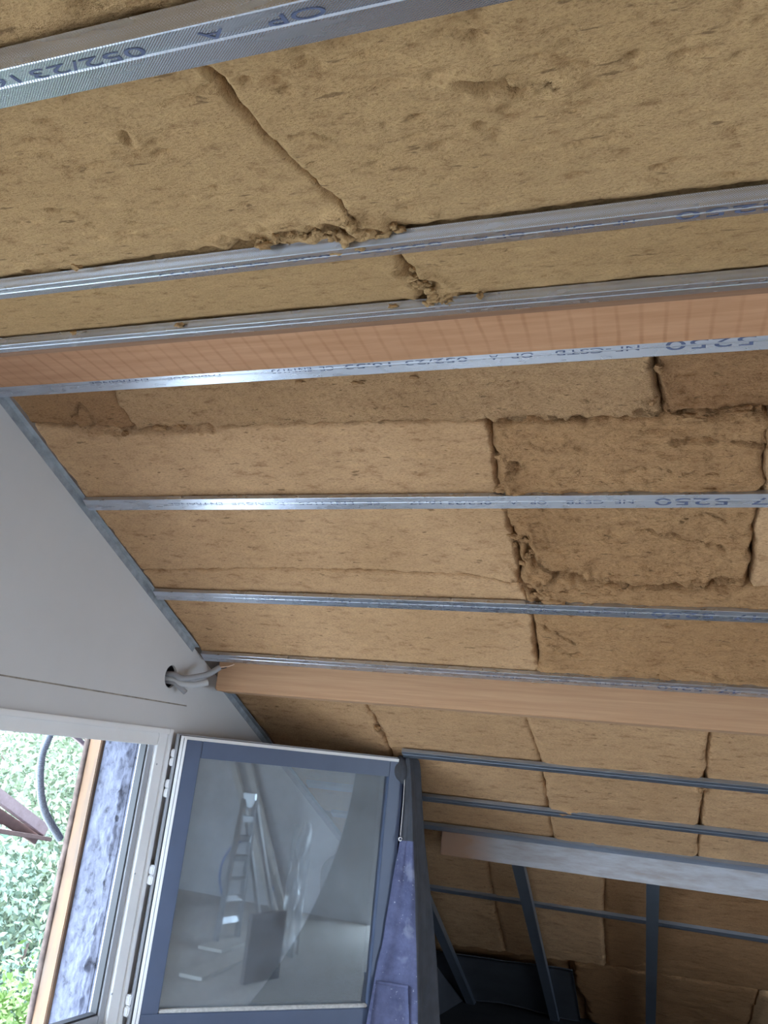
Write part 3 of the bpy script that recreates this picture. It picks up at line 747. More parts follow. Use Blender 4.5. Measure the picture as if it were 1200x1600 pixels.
# ------------------------------------------------------------------ beams
zr = 0.955
rb = box('ridge_beam', (0, 0, 0), xg(1.5), X_RIGHT, 1.30, 1.628, zr, zr+.24, M_RIDGE, None, .004)
tag(rb, 'planed wooden ridge beam with dark cross lines on its underside', 'beam')
p_l = ray(338, 1062); xl2 = float(p_l[0]/p_l[1]*2.88)
pb = box('purlin_beam', (0, 0, 0), xl2, X_RIGHT, 2.878, 3.00, .214, .40, M_PURLIN, None, .006)
tag(pb, 'pale wooden purlin standing proud below a rail beside the grey conduits', 'beam')
p_l = ray(688, 1325); xl3 = float(p_l[0]/p_l[1]*4.0)
wbm = box('whitewashed_beam', (0, 0, 0), xl3, X_RIGHT, 4.0, 4.075, -.395, -.26, M_WBEAM, None, .004)
tag(wbm, 'whitewashed wooden beam across the lower right, brown at its end', 'beam')

# ------------------------------------------------------------------ gable wall with the window opening
WA0, WA1, WZ0, WZ1 = 1.74, None, -1.02, None
a_of = lambda p: float(p @ ge)
pA = gab(264, 1144); pB = gab(236, 1152)
a_out, z_out = a_of(pA)+.015, float(pA[2])+.012      # frame outer corner
a_in, z_in = a_of(pB), float(pB[2])                  # clear opening corner
a_left = a_out-2.45  # opening widened out of view to bring in more daylight
hole_c = gab(267, 1057); ha, hz = a_of(hole_c), float(hole_c[2])
HR = .040
TO = lambda u, v, w_: GP(u, v, w_)
wall = tag(empty('wall_gable'), 'white plasterboard gable wall with the open window', kind='structure')
a2y = lambda a: float((gn*HG+ge*a)[1]); y2a = lambda y: (y-(gn*HG)[1])/ge[1]
SEAM_Z = 0.1385; A_S = a_of(gab(291, 1106))
yr = (math.cos(T2)*(H1+.01)-math.cos(TH)*(H2+.01))/(math.cos(T2)*math.sin(TH)+math.cos(TH)*math.sin(T2)) # slopes meet here
def ztop(y): return min(zfar(y, .012), znear(y, .012))
circ = [(ha+HR*.85*math.cos(t), hz+HR*1.1*math.sin(t)) for t in np.linspace(0, 2*math.pi, 25)[:-1]]
y_s = (math.cos(T2)*SEAM_Z-H2)/math.sin(T2)
upper = [(y2a(-.55), SEAM_Z+.0026), (A_S, SEAM_Z+.0026), (A_S, ztop(a2y(A_S))), (y2a(1.66), zfar(1.66, .012)), (y2a(1.36), znear(1.36, .012)), (y2a(-.55), znear(-.55, .012)+.02)]
slab('plasterboard_panel', upper, [circ], TO, .0125, M_PLASTER, wall)
lower = [(y2a(Y_BACK), -CZ), (A_S, -CZ), (A_S, SEAM_Z-.0026), (y2a(-.55), SEAM_Z-.0026), (y2a(Y_BACK), znear(Y_BACK))]
ADD_OPEN = (-2.05, 0.1, -1.45, -0.22)               # unseen opening added behind the viewer to let in more daylight
h2_ = [(y2a(ADD_OPEN[0]), ADD_OPEN[2]), (y2a(ADD_OPEN[1]), ADD_OPEN[2]), (y2a(ADD_OPEN[1]), ADD_OPEN[3]), (y2a(ADD_OPEN[0]), ADD_OPEN[3])]
slab('plasterboard_panel', lower, [[(a_left, WZ0), (a_out, WZ0), (a_out, z_out), (a_left, z_out)], h2_], TO, .0125, M_PLASTER, wall)
right = [(A_S, -CZ), (y2a(6.42), -CZ), (A_S, ztop(a2y(A_S)))]
slab('plasterboard_panel', right, [], TO, .0125, M_PLASTER, wall)
slab('joint_filler', [(y2a(-.5), SEAM_Z-.01), (A_S-.002, SEAM_Z-.01), (A_S-.002, SEAM_Z+.01), (y2a(-.5), SEAM_Z+.01)], [], lambda u, v, w_: GP(u, v, w_-.0030), .006, plain('brownish_filler', (.36, .32, .28), .9, 0, .3, 40), wall)
# masonry behind the boards (thick wall, grey render on the reveal)
pq = ray(164, 1147); t_ = a_in/float(pq @ ge); c_rev = float((pq*t_) @ gn)-HG
pq = ray(141, 1143); t_ = a_in/float(pq @ ge); c_brd = float((pq*t_) @ gn)-HG
m_out = [(y2a(Y_BACK-.3), -CZ), (y2a(6.6), -CZ), (y2a(1.5), 1.06), (y2a(Y_BACK-.3), -.2)]
slab('masonry', m_out, [[(a_left-.0, WZ0-.02), (a_in+.012, WZ0-.02), (a_in+.012, z_in+.012), (a_left, z_in+.012)], h2_], lambda u, v, w_: GP(u, v, w_-.055), -c_rev-.055, M_STONE, wall)
# rough render skin on the right-hand reveal: real relief
N1_, N2_ = 60, 130
vs, fs = [], []
cc = np.linspace(c_rev, -.07, N1_); zz = np.linspace(WZ0-.02, z_in+.01, N2_)
for i, c_ in enumerate(cc):
    for j, z_ in enumerate(zz):
        e = min((i)/8, (N1_-1-i)/10, 1)
        rg = .010*float(fbm(np.array(c_*22), np.array(z_*22), 4, 61)) + .014*max(0, float(fbm(np.array(c_*9+7), np.array(z_*9), 3, 66)))
        if i > N1_-14: rg += .02*abs(float(fbm(np.array(c_*40), np.array(z_*28), 3, 69)))
        vs.append(GP(a_in+.010-.012*0-rg*e, z_, c_))
for i in range(N1_-1):
    for j in range(N2_-1): fs.append((i*N2_+j, i*N2_+j+1, (i+1)*N2_+j+1, (i+1)*N2_+j))
mesh_obj('render_coat', vs, fs, M_STONE, wall, True)

# board at the outer edge of the reveal
brd = box('trim_1', (0, 0, 0), a_in-.006, a_in+.035, c_brd+.012, c_rev-.003, WZ0-.1, z_in+.10, M_BOARD, None, .003, ge, gn, ez)
brd.location = V(gn*HG) if False else (0, 0, 0)
for v_ in brd.data.vertices: v_.co += Vector((float(gn[0]*HG), float(gn[1]*HG), 0))
tag(brd, 'orange weathered board on the outer edge of the window reveal', kind='structure')
vs, fs = [], []                                     # wavy bark edge of the board
NB = 70
for j in range(NB):
    z_ = WZ0-.1+(z_in+.2-WZ0)*j/(NB-1); wv = .006*float(fbm(np.array(z_*14), np.array(.3), 3, 77))
    for (a_, c_) in ((a_in-.010+wv, c_brd+.016), (a_in-.013+wv, c_brd-.006-wv), (a_in+.03, c_brd-.006), (a_in+.03, c_brd+.016)): vs.append(GP(a_, z_, c_))
for j in range(NB-1):
    for k in range(4): fs.append((j*4+k, j*4+(k+1) % 4, (j+1)*4+(k+1) % 4, (j+1)*4+k))
mesh_obj('bark_edge', vs, fs, M_BARK, brd, True)

# angle trim along the gable under the slope
def slope_strip(name, y0, y1, label):
    bm = bmesh.new()
    sl = GP(y2a(y1), zfar(y1))-GP(y2a(y0), zfar(y0)); L = np.linalg.norm(sl); sl = sl/L
    s2 = np.cross(sl, gn); s2 = s2/np.linalg.norm(s2)
    if s2[2] > 0: s2 = -s2
    o = GP(y2a(y0), zfar(y0, .018))
    box_bm(bm, o, sl, gn, s2, 0, L, 0.0005, .0022, 0, .026, .0004)
    box_bm(bm, o, sl, gn, s2, 0, L, 0.0022, .024, 0, .0016, .0003)
    rr = random.Random(5)
    k = 0.08
    while k < L:
        box_bm(bm, o+sl*k, sl, gn, s2, 0, .006, .0022, .0042, .006, .012, .0008); k += rr.uniform(.16, .3)
    ob = bm_obj(name, bm, M_STEEL_T); shade_auto(ob); return tag(ob, label, kind='structure')
slope_strip('trim_2', 1.70, 2.80, 'metal angle trim following the slope on the gable wall, above the conduits')
slope_strip('trim_3', 3.01, 6.2, 'metal angle trim following the slope on the gable wall, below the purlin')

# ------------------------------------------------------------------ window
win = tag(empty('window_1'), 'open window in the white gable wall with an anthracite sash swung inwards', kind='structure')
def gbox(name, a0, a1, z0, z1, c0, c1, mat, parent, bev=.002):
    ob = box(name, gn*HG, a0, a1, c0, c1, z0, z1, mat, parent, bev, ge, gn, ez); return ob
# outer frame: stepped profile, head, sill and two jambs
def frame_ring(name, m_, ao, zo, wv, c0, c1, mat):
    """ring lying inside the rectangle a_left+m_..ao, WZ0+m_..zo with bar width wv"""
    bm = bmesh.new()
    al, zb = a_left+m_, WZ0+m_
    o = gn*HG
    box_bm(bm, o, ge, gn, ez, ao-wv, ao, c0, c1, zb, zo, .002)
    box_bm(bm, o, ge, gn, ez, al, al+wv, c0, c1, zb, zo, .002)
    box_bm(bm, o, ge, gn, ez, al+wv, ao-wv, c0, c1, zo-wv*.9, zo, .002)
    box_bm(bm, o, ge, gn, ez, al+wv, ao-wv, c0, c1, zb, zb+wv, .002)
    ob = bm_obj(name, bm, mat, win); shade_auto(ob); return ob
gbox('added_mullion', a_out-1.19, a_out-1.10, WZ0+.02, z_out-.02, -.05, .012, M_WHITE, win)  # unseen bar in the added width of the opening
frame_ring('frame', 0.0, a_out, z_out, .022, -.05, .012, M_WHITE)
frame_ring('frame_rebate', 0.022, a_out-.022, z_out-.020, .050, -.05, .004, M_WHITE)
frame_ring('frame_stop', 0.072, a_out-.072, z_out-.030, .028, -.06, -.012, M_GREY)
frame_ring('gasket', 0.10, a_out-.100, z_out-.052, .006, -.05, -.018, M_SEAL)
# sash
SA = math.radians(43)
s_ax = np.array([math.cos(SA), math.sin(SA), 0]); m_ax = np.array([math.sin(SA), -math.cos(SA), 0])   # along the sash; towards the viewer
h0 = gab(280, 1148)*0.975
SW, ST, SB = 0.985, float(h0[2])+.004, -1.005
def sbox(name, s0, s1, z0, z1, m0, m1, mat, parent, bev=.0025):
    return box(name, np.array([h0[0], h0[1], 0]), s0, s1, m0, m1, z0, z1, mat, parent, bev, s_ax, m_ax, ez)
sash = sbox('sash', .034, SW, SB, SB+.085, -.052, 0.0, M_ANTH, win)   # bottom rail carries the rest of the sash
bm = bmesh.new(); bm.from_mesh(sash.data)
o_s = np.array([h0[0], h0[1], 0])
FWD = .072
box_bm(bm, o_s, s_ax, m_ax, ez, .034, .034+FWD*.86, -.052, 0, SB+.085, ST-.016, .0025)
box_bm(bm, o_s, s_ax, m_ax, ez, SW-FWD, SW, -.052, 0, SB+.085, ST-.016, .0025)
box_bm(bm, o_s, s_ax, m_ax, ez, .034+FWD*.86, SW-FWD, -.052, 0, ST-.016-.066, ST-.016, .0025)
bm.to_mesh(sash.data); bm.free(); shade_auto(sash)
sash['label'] = 'anthracite sash swung into the room'
sbox('pane', .034+FWD*.80, SW-FWD*.94, SB+.08, ST-.078, -.034, -.022, M_GLASS, sash, 0)
def sring(name, ins, wv, m0, m1, mat):
    bm = bmesh.new()
    s0, s1, z0, z1 = ins, SW+.004-ins*.2, SB-.004+ins, ST-ins*.5
    box_bm(bm, o_s, s_ax, m_ax, ez, s0, s0+wv, m0, m1, z0, z1, .001); box_bm(bm, o_s, s_ax, m_ax, ez, s1-wv*.4, s1, m0, m1, z0, z1, .001)
    box_bm(bm, o_s, s_ax, m_ax, ez, s0+wv, s1-wv*.4, m0, m1, z1-wv*.8, z1, .001); box_bm(bm, o_s, s_ax, m_ax, ez, s0+wv, s1-wv*.4, m0, m1, z0, z0+wv*.6, .001)
    ob = bm_obj(name, bm, mat, sash); shade_auto(ob); return ob
sring('outer_profile', 0.0, .008, -.052, -.018, M_GREY)
sring('outer_seal', 0.008, .004, -.050, -.012, M_SEAL)
sring('white_profile', .012, .010, -.05, -.006, M_WHITE)
sring('groove', .0215, .003, -.05, -.016, M_GREY)
sring('inner_profile', .0245, .010, -.05, -.002, M_WHITE)
# dusty glazing bead at the bottom of the pane
sbox('glazing_bead', .034+FWD*.86, SW-FWD, SB+.085, SB+.097, -.022, -.002, M_DUST, sash, .003)
# hinge knuckles
def hinge(px, py0, py1):
    p0, p1 = gab(px, py0), gab(px, py1); zt, zb = float(p0[2])*.985, float(p1[2])*.985
    a = a_of(p0)-.006; zm = (zt+zb)/2
    g = gbox('hinge', a-.012, a+.012, zm+.001, zt, .012, .036, M_WHITE, win, .004)
    gbox('knuckle', a-.012, a+.012, zb, zm-.001, .012, .036, M_WHITE, g, .004)
    gbox('hinge_leaf', a+.012, a+.036, zm-.012, zm+.012, .014, .018, M_GREY, g, .001)
for px, y0, y1 in ((268, 1170, 1197), (259, 1218, 1246), (234, 1353, 1383), (197, 1557, 1590)): hinge(px, y0, y1)
# screws in the jamb
for px, py in ((245, 1194), (211, 1365), (175, 1553)):
    p = gab(px, py, .0045); bm = bmesh.new()
    bmesh.ops.create_cone(bm, cap_ends=True, segments=16, radius1=.004, radius2=.003, depth=.002, matrix=Matrix.Translation(V(p)) @ Vector(gn).to_track_quat('Z', 'Y').to_matrix().to_4x4())
    bm_obj('screw', bm, M_GREY, win)

# seam shadow: backing strip behind the gap between boards is the masonry itself

# ------------------------------------------------------------------ conduits at the gable
def gpt(px, py, c): return gab(px, py, c)
c1 = tube('conduit', [GP(ha-.005, hz+.004, -.06), gpt(271, 1054, .005), gpt(284, 1060, .04), gpt(305, 1058, .075), gpt(326, 1053, .10), gpt(343, 1043, .12)], .0120, M_COND, seg=14, n=10)
tag(c1, 'upper grey conduit with a bare wire end sticking out of the gable hole', 'conduit')
tube('wire', [gpt(341, 1043, .118), gpt(350, 1042, .128), gpt(358, 1041, .135), gpt(366, 1038, .145)], .0022, M_WIRE, c1, 8, 6)
tube('wire', [gpt(341, 1044, .118), gpt(348, 1044.5, .125), gpt(354, 1043, .132)], .002, M_SEAL, c1, 8, 6)
c2 = tube('conduit', [GP(ha-.008, hz-.008, -.06), gpt(272, 1062, .005), gpt(285, 1068, .04), gpt(303, 1070, .07), gpt(324, 1066, .10)], .0135, M_COND_L, seg=14, n=10, hollow=True)
tag(c2, 'light grey conduit with an open cut end beside the purlin', 'conduit')
c3 = tube('conduit', [GP(ha-.004, hz-.016, -.06), gpt(272, 1066, .008), gpt(280, 1073, .03), gpt(290, 1082, .055)], .0105, M_COND, seg=14, n=10, hollow=True)
tag(c3, 'short grey conduit stub bending down from the gable hole', 'conduit')

# ------------------------------------------------------------------ work clothes hanging over the free corner of the sash
def sp_(s, m, z): return o_s + s_ax*s + m_ax*m + ez*z
lev = [ # y pixel, left x, fold x, right x
    (1180, 634, 640, 652), (1190, 634.5, 641, 657), (1215, 632, 643, 658.5), (1250, 631, 645, 660), (1290, 628, 646, 662.5), (1312, 626, 647, 664), (1340, 620, 648, 667),
    (1370, 615, 649, 670), (1400, 611, 650, 673), (1440, 603.5, 650, 677), (1475, 600, 651, 680), (1500, 592, 651, 682), (1535, 587, 651.5, 684), (1565, 582, 652, 686), (1600, 575, 652.5, 688), (1650, 570, 653, 690), (1740, 560, 654, 692)]
def on_plane(px, py, m):           # point of the photo ray on the plane m in front of the sash
    r = ray(px, py); k = float((o_s + m_ax*m) @ m_ax)
    return r*(k/float(r @ m_ax))
vs, fs = [], []
NS = 28
for i, (py, xl, xf, xr) in enumerate(lev):
    t = i/(len(lev)-1)
    bulge = .015+.075*min(1, t*2.2)
    L_ = on_plane(xl, py, .014); F_ = on_plane(xf, py+2, .010+bulge); R_ = on_plane(xr, py+1, -.01); B_ = on_plane((xf+xr)/2, py, -.10)
    bx = float(np.interp(py, [1180, 1190, 1300, 1318, 1330, 1560, 1740], [620, 612, 586, 576, 510, 502, 492]))
    B2 = on_plane(bx, py, -.066); B3 = on_plane(bx*.5+xf*.5, py, -.082)
    zl = float(L_[2])
    I1 = sp_(SW+.006, -.058, zl); I2 = sp_(SW+.006, .006, zl); L2 = on_plane(xl+1, py, .007)
    B2i = on_plane(bx+4, py, -.059)
    ring = [L_, L_*.45+F_*.55 + m_ax*(-.008 if t > .3 else 0), F_, F_*.55+R_*.45 - m_ax*.012, R_, R_*.4+B_*.6, B_, B3, B2, B2i, I1, I2, L2]
    # closed Catmull-Rom through the ring
    K = len(ring); pts = []
    for k in range(K):
        p0, p1, p2, p3 = ring[(k-1) % K], ring[k], ring[(k+1) % K], ring[(k+2) % K]
        for q in range(NS//7):
            u = q/(NS//7)
            pts.append(.5*((2*p1)+(-p0+p2)*u+(2*p0-5*p1+4*p2-p3)*u*u+(-p0+3*p1-3*p2+p3)*u**3))
    M_ = len(pts)
    for k, p in enumerate(pts):
        fold = .006*math.sin(k*1.7+py*.012)*min(1, t*3) + .006*float(fbm(np.array(k*.35), np.array(py*.02), 3, 33))*min(1, t*3)
        vs.append(p + m_ax*fold*(1 if k < 8*(NS//7) else .15))
for i in range(len(lev)-1):
    for k in range(M_): fs.append((i*M_+k, i*M_+(k+1) % M_, (i+1)*M_+(k+1) % M_, (i+1)*M_+k))
fs.append(tuple(range(M_))[::-1]); fs.append(tuple((len(lev)-1)*M_+k for k in range(M_)))
jac = mesh_obj('work_jacket', vs, fs, M_DENIM, None, True)
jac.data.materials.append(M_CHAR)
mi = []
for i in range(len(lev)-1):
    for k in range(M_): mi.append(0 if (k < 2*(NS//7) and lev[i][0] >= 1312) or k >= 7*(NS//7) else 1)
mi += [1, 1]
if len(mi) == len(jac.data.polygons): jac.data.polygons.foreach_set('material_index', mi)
sub = jac.modifiers.new('sub', 'SUBSURF'); sub.levels = 2; sub.render_levels = 2
tag(jac, 'stained navy and charcoal work clothes hanging over the free corner of the window sash', 'clothing')
# rounded shoulder lying over the corner of the sash
bm = bmesh.new(); bmesh.ops.create_icosphere(bm, subdivisions=4, radius=1.0)
for v_ in bm.verts:
    c = np.array(v_.co[:]); k = 1+.25*float(fbm(np.array(c[0]*2+3), np.array(c[1]*2+c[2]), 3, 5))
    v_.co = Vector(V(o_s + s_ax*(SW-.005+c[0]*.050*k) + m_ax*(-.03+c[1]*.052*k) + ez*(ST-.055+c[2]*.058*k)))
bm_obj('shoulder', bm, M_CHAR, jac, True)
# patch pocket with a stitched top edge on the lit side
def patch(name, quad, m, thick, mat, parent, nx=8, ny=8):
    q = [np.asarray(p, float) for p in quad]; vs, fs = [], []
    for lay in (0, 1):
        for i in range(ny+1):
            for j in range(nx+1):
                u, v = j/nx, i/ny
                px = (q[0]*(1-u)+q[1]*u)*(1-v)+(q[3]*(1-u)+q[2]*u)*v
                b = m(u, v) + (thick if lay == 0 else -.004)
                vs.append(on_plane(px[0], px[1], b))
    n = (nx+1)*(ny+1)
    for i in range(ny):
        for j in range(nx):
            a = i*(nx+1)+j; fs.append((a, a+1, a+nx+2, a+nx+1)); fs.append((n+a, n+a+nx+1, n+a+nx+2, n+a+1))
    rim = [j for j in range(nx+1)] + [i*(nx+1)+nx for i in range(1, ny+1)] + [ny*(nx+1)+j for j in range(nx-1, -1, -1)] + [i*(nx+1) for i in range(ny-1, 0, -1)]
    for a, b in zip(rim, rim[1:]+rim[:1]): fs.append((a, b, b+n, a+n))
    return mesh_obj(name, vs, fs, mat, parent, True)
pm = lambda u, v: .028+.058*u-.006*math.sin(u*3.1)
pk = patch('pocket', [(588, 1532), (637, 1540), (641, 1640), (573, 1640)], pm, .006, M_DENIM, jac)
patch('pocket_hem', [(587.5, 1532), (637.5, 1540), (637.5, 1545), (587, 1537)], pm, .008, M_DENIM, pk, 8, 2)
# white zip edge and its pull
tube('zip', [on_plane(632.5, 1212, .018), on_plane(630.5, 1250, .018), on_plane(627, 1290, .02), on_plane(625.5, 1306, .022)], .0022, M_DUST, jac, 8, 6)
pc = on_plane(625.5, 1311, .026)
tube('zip_pull', [pc + s_ax*(.007*math.cos(t)) + ez*(.007*math.sin(t)) for t in np.linspace(0, 2*math.pi*.92, 12)], .0022, M_WHITE, jac, 8, 3)

# ------------------------------------------------------------------ rest of the room (seen in the window pane)
fl = box('floor', (0, 0, 0), -2.6, X_RIGHT, Y_BACK, 3.1, -CZ-.08, -CZ, M_FLOOR, None, 0)
tag(fl, 'pale bare floor of the loft', kind='structure')
fe = box('floor_eaves', (0, 0, 0), -2.6, X_RIGHT, 3.1, 6.7, -CZ-.08, -CZ-.004, plain('dark_slate_underlay', (.05, .05, .058), .8, 0, .2, 6), None, 0)
tag(fe, 'dark slate coloured underlay on the floor below the eaves', kind='structure')
wr = tag(empty('wall_right'), 'white end wall opposite the gable with an added opening for daylight', kind='structure')
RO = (1.50, 2.5, -CZ, 0.10)                    # unseen opening added in the far end wall for daylight
pts = [(Y_BACK, -CZ), (6.5, -CZ), (1.55, zfar(1.55, .03)), (Y_BACK, znear(Y_BACK, .03))]
pts = [(Y_BACK, -CZ), (RO[0], -CZ), (RO[0], RO[3]), (RO[1], RO[3]), (RO[1], -CZ), (6.5, -CZ), (1.5, zfar(1.5, .02)), (Y_BACK, znear(Y_BACK, .02))]
slab('plasterboard_panel', pts, [], lambda u, v, w_: np.array([X_RIGHT-w_, u, v]), .1, M_PLASTER, wr)
wb_ = box('wall_back', (0, 0, 0), -2.7, X_RIGHT, Y_BACK-.1, Y_BACK, -CZ, znear(Y_BACK)+.03, M_PLASTER, None, 0)
tag(wb_, 'low white knee wall behind the viewer', kind='structure')

# sky portals at the widened window and the two added openings
pw = GP((a_left+a_in)/2, (WZ0+z_in)/2, c_rev-.05)
portal('window_portal', V(pw), gn, 2.5, 2.5)
portal('added_side_portal', V(GP(y2a((ADD_OPEN[0]+ADD_OPEN[1])/2), (ADD_OPEN[2]+ADD_OPEN[3])/2, -.12)), gn, 2.3, 2.3)
portal('added_end_portal', (X_RIGHT+.12, (RO[0]+RO[1])/2, (RO[2]+RO[3])/2+CZ), (-1, 0, 0), 2.0, 2.0)

# ------------------------------------------------------------------ outside
gr = box('ground', (0, 0, 0), -40, 40, -40, 40, -CZ-3.2, -CZ-3.0, plain('pale_gravel', (0.42, 0.41, 0.38), .9, 0, .2, 2), None, 0)
tag(gr, 'pale gravel yard below the window', kind='structure')
def tree(name, base, hgt, crown, mat, n, label, leaf=.06, seed=1, cat='tree', group=None):
    r = np.random.RandomState(seed)
    root = empty(name, V(base)); tag(root, label, cat, group)
    # crown made of leaf sprays gathered in clumps
    nc = 46
    cl = r.normal(size=(nc, 3)); cl /= np.linalg.norm(cl, axis=1)[:, None]
    cl = cl*(r.rand(nc, 1)**.45)*np.array([crown[0], crown[0], crown[1]])
    idx = r.randint(0, nc, n)
    p = cl[idx] + r.normal(size=(n, 3))*crown[0]*.16
    p[:, 2] += hgt-crown[1]*.9
    a = r.normal(size=(n, 3)); a[:, 2] -= .35; a /= np.linalg.norm(a, axis=1)[:, None]
    b = np.cross(a, r.normal(size=(n, 3))); b /= np.linalg.norm(b, axis=1)[:, None]
    L = leaf*(.6+.8*r.rand(n, 1))
    q = np.stack([p-b*0, p+a*L*.45+b*L*.24, p+a*L, p+a*L*.45-b*L*.24], 1).reshape(-1, 3)
    me = bpy.data.meshes.new('foliage'); me.from_pydata(q.tolist(), [], np.arange(4*n).reshape(-1, 4).tolist()); me.materials.append(mat)
    fo = link(bpy.data.objects.new('foliage', me), root); fo['kind'] = 'stuff'
    vs, fs = [], []
    NT = 10
    for i in range(NT+1):
        t = i/NT
        for k in range(8):
            an = k*math.pi/4; rr = .10*hgt/6*(1-.75*t)
            vs.append((math.cos(an)*rr+.12*math.sin(t*4+seed), math.sin(an)*rr+.1*math.cos(t*3+seed), hgt*.85*t))
    for i in range(NT):
        for k in range(8): fs.append((i*8+k, i*8+(k+1) % 8, (i+1)*8+(k+1) % 8, (i+1)*8+k))
    m = bpy.data.meshes.new('trunk'); m.from_pydata(vs, [], fs); m.materials.append(M_BARK); link(bpy.data.objects.new('trunk', m), root)
    for bi in range(6):
        e = cl[bi*3]+np.array([0, 0, hgt-crown[1]*.9]); s0 = np.array([0, 0, hgt*(.35+.07*bi)])
        bvs = []
        for i in range(4):
            t = i/3; c_ = s0*(1-t)+e*t; rr = .03*(1-.7*t)
            for k in range(5): bvs.append((c_[0]+math.cos(k*1.2566)*rr, c_[1]+math.sin(k*1.2566)*rr, c_[2]))
        bfs = [(i*5+k, i*5+(k+1) % 5, (i+1)*5+(k+1) % 5, (i+1)*5+k) for i in range(3) for k in range(5)]
        m = bpy.data.meshes.new('branch'); m.from_pydata(bvs, [], bfs); m.materials.append(M_BARK); link(bpy.data.objects.new('branch', m), root)
    return root
def out_at(px, py, dist):
    r = ray(px, py); r = r/np.linalg.norm(r); return r*dist
for i, (px, py, dist, hgt, crown, mi, n, leaf, lab) in enumerate((
        (20, 1200, 9.5, 6.2, (2.1, 2.6), 0, 45000, .075, 'pale green leafy tree filling the upper part of the window view'),
        (110, 1330, 12.0, 6.5, (2.4, 2.6), 1, 45000, .085, 'blue green tree behind the hanging hose'),
        (15, 1480, 8.0, 4.4, (1.5, 1.5), 1, 36000, .065, 'darker green bushy tree low in the window view'),
        (10, 1640, 6.0, 2.6, (.85, .8), 2, 26000, .05, 'bright green shrub in the bottom left corner'),
        (-160, 1250, 13.0, 7.5, (2.6, 3.2), 0, 14000, .13, 'pale tree at the far left edge of the window view'),
        (60, 1120, 17.0, 10.5, (4.2, 3.6), 0, 45000, .14, 'tall pale tree farthest behind all others'))):
    c = out_at(px, py, dist)
    base = np.array([c[0], c[1], -CZ-3.0])
    top = c[2]-base[2]+crown[1]*.35
    tree('leafy_tree' if mi != 2 else 'leafy_shrub', base, top, crown, M_LEAF[mi], n, lab, leaf, 20+i, 'tree' if mi != 2 else 'shrub')
# corrugated conduit hanging outside the window
def rev_pt(px, py, c): return gab(px, py, c)
hs = tube('corrugated_hose', [rev_pt(88, 1095, -.42), rev_pt(81, 1140, -.42), rev_pt(66, 1180, -.42), rev_pt(63, 1225, -.42), rev_pt(70, 1268, -.42), rev_pt(94, 1311, -.42)], .0140, plain('weathered_grey_hose', (.15, .16, .19), .6), seg=14, n=14, ribs=(.0012, .007), hollow=False)
tag(hs, 'grey corrugated hose hanging outside the window', 'hose')
# corner of a lower roof outside
def pt(px, py, c): return gab(px, py, c)
pr = empty('porch_roof', V(pt(60, 1300, -1.3))); tag(pr, 'pinkish timber corner of a lower roof seen through the window', 'roof')
def child_beam(name, p, q, w_, h_, mat, upv=(0, 0, 1)):
    b = beam_between(name, p, q, w_, h_, mat, None, .003, upv); b.parent = pr; b.matrix_parent_inverse = Matrix.Translation(pr.location).inverted(); return b
child_beam('rafter', pt(-60, 1200, -1.3), pt(70, 1298, -1.3), .04, .055, M_EAVE)
child_beam('board', pt(-60, 1235, -1.34), pt(58, 1312, -1.34), .02, .05, M_EAVE_D)
child_beam('batten', pt(-60, 1275, -1.36), pt(28, 1286, -1.36), .03, .03, M_EAVE)
child_beam('soffit_board', pt(-60, 1288, -1.4), pt(50, 1306, -1.4), .3, .02, M_EAVE_D)
vb = empty('verge_bracket', V(pt(125, 1150, -.6))); tag(vb, 'reddish brown timber bracket at the top of the reveal outside', 'bracket')
for nm, p, q, w_, h_, mt in (('strut', pt(92, 1130, -.62), pt(137, 1168, -.62), .02, .018, M_EAVE), ('board', pt(112, 1128, -.66), pt(150, 1158, -.66), .02, .05, M_EAVE_D)):
    b = beam_between(nm, p, q, w_, h_, mt, None, .002); b.parent = vb; b.matrix_parent_inverse = Matrix.Translation(vb.location).inverted()

# ------------------------------------------------------------------ things on the floor behind the viewer, mirrored in the pane
kk = float(h0 @ m_ax); VC = 2*kk*m_ax          # the eye mirrored in the sash
def mir(px, py, z=None, x=None):
    r = ray(px, py); r = r-2*float(r @ m_ax)*m_ax
    t = ((z-VC[2])/r[2]) if z is not None else ((x-VC[0])/r[0])
    return VC+r*t
FZ = -CZ
lad = empty('step_ladder', V(mir(350, 1470, z=FZ))); tag(lad, 'aluminium step ladder mirrored in the window pane', 'ladder')
def lad_part(name, p, q, w_=.06, h_=.025, mat=M_ALU):
    b = beam_between(name, p, q, w_, h_, mat, None, .003, (1, .4, .1)); b.parent = lad; b.matrix_parent_inverse = Matrix.Translation(lad.location).inverted(); return b
b0, b1 = mir(338, 1478, z=FZ), mir(372, 1470, z=FZ)
xt = float((b0[0]+b1[0])/2)
t0, t1 = mir(384, 1250, x=xt+.25), mir(402, 1252, x=xt+.25)
f0, f1 = mir(408, 1440, z=FZ), mir(430, 1436, z=FZ)
for a_, b_ in ((b0, t0), (b1, t1), (f0, t0), (f1, t1)): lad_part('rail', a_, b_)
for k in range(1, 7): lad_part('rung', b0*(1-k/7)+t0*(k/7), b1*(1-k/7)+t1*(k/7), .05, .03)
lad_part('top_plate', t0, t1, .12, .03)
def place_beam(name, p, q, w_, h_, mat, label, cat):
    b = beam_between(name, p, q, w_, h_, mat, None, .003, (1, .4, .1)); return tag(b, label, cat)
xw = X_RIGHT-.08
place_beam('timber_batten', mir(432, 1430, z=FZ), mir(362, 1180, x=xw), .10, .03, M_PALE, 'pale batten leaning behind the ladder, mirrored at the left of the pane', 'batten')
place_beam('timber_batten', mir(446, 1428, z=FZ), mir(388, 1180, x=xw), .10, .03, M_PALE, 'pale batten leaning beside the first one, mirrored nearer the middle of the pane', 'batten')
q0, q1 = mir(380, 1542, z=FZ), mir(436, 1530, z=FZ)
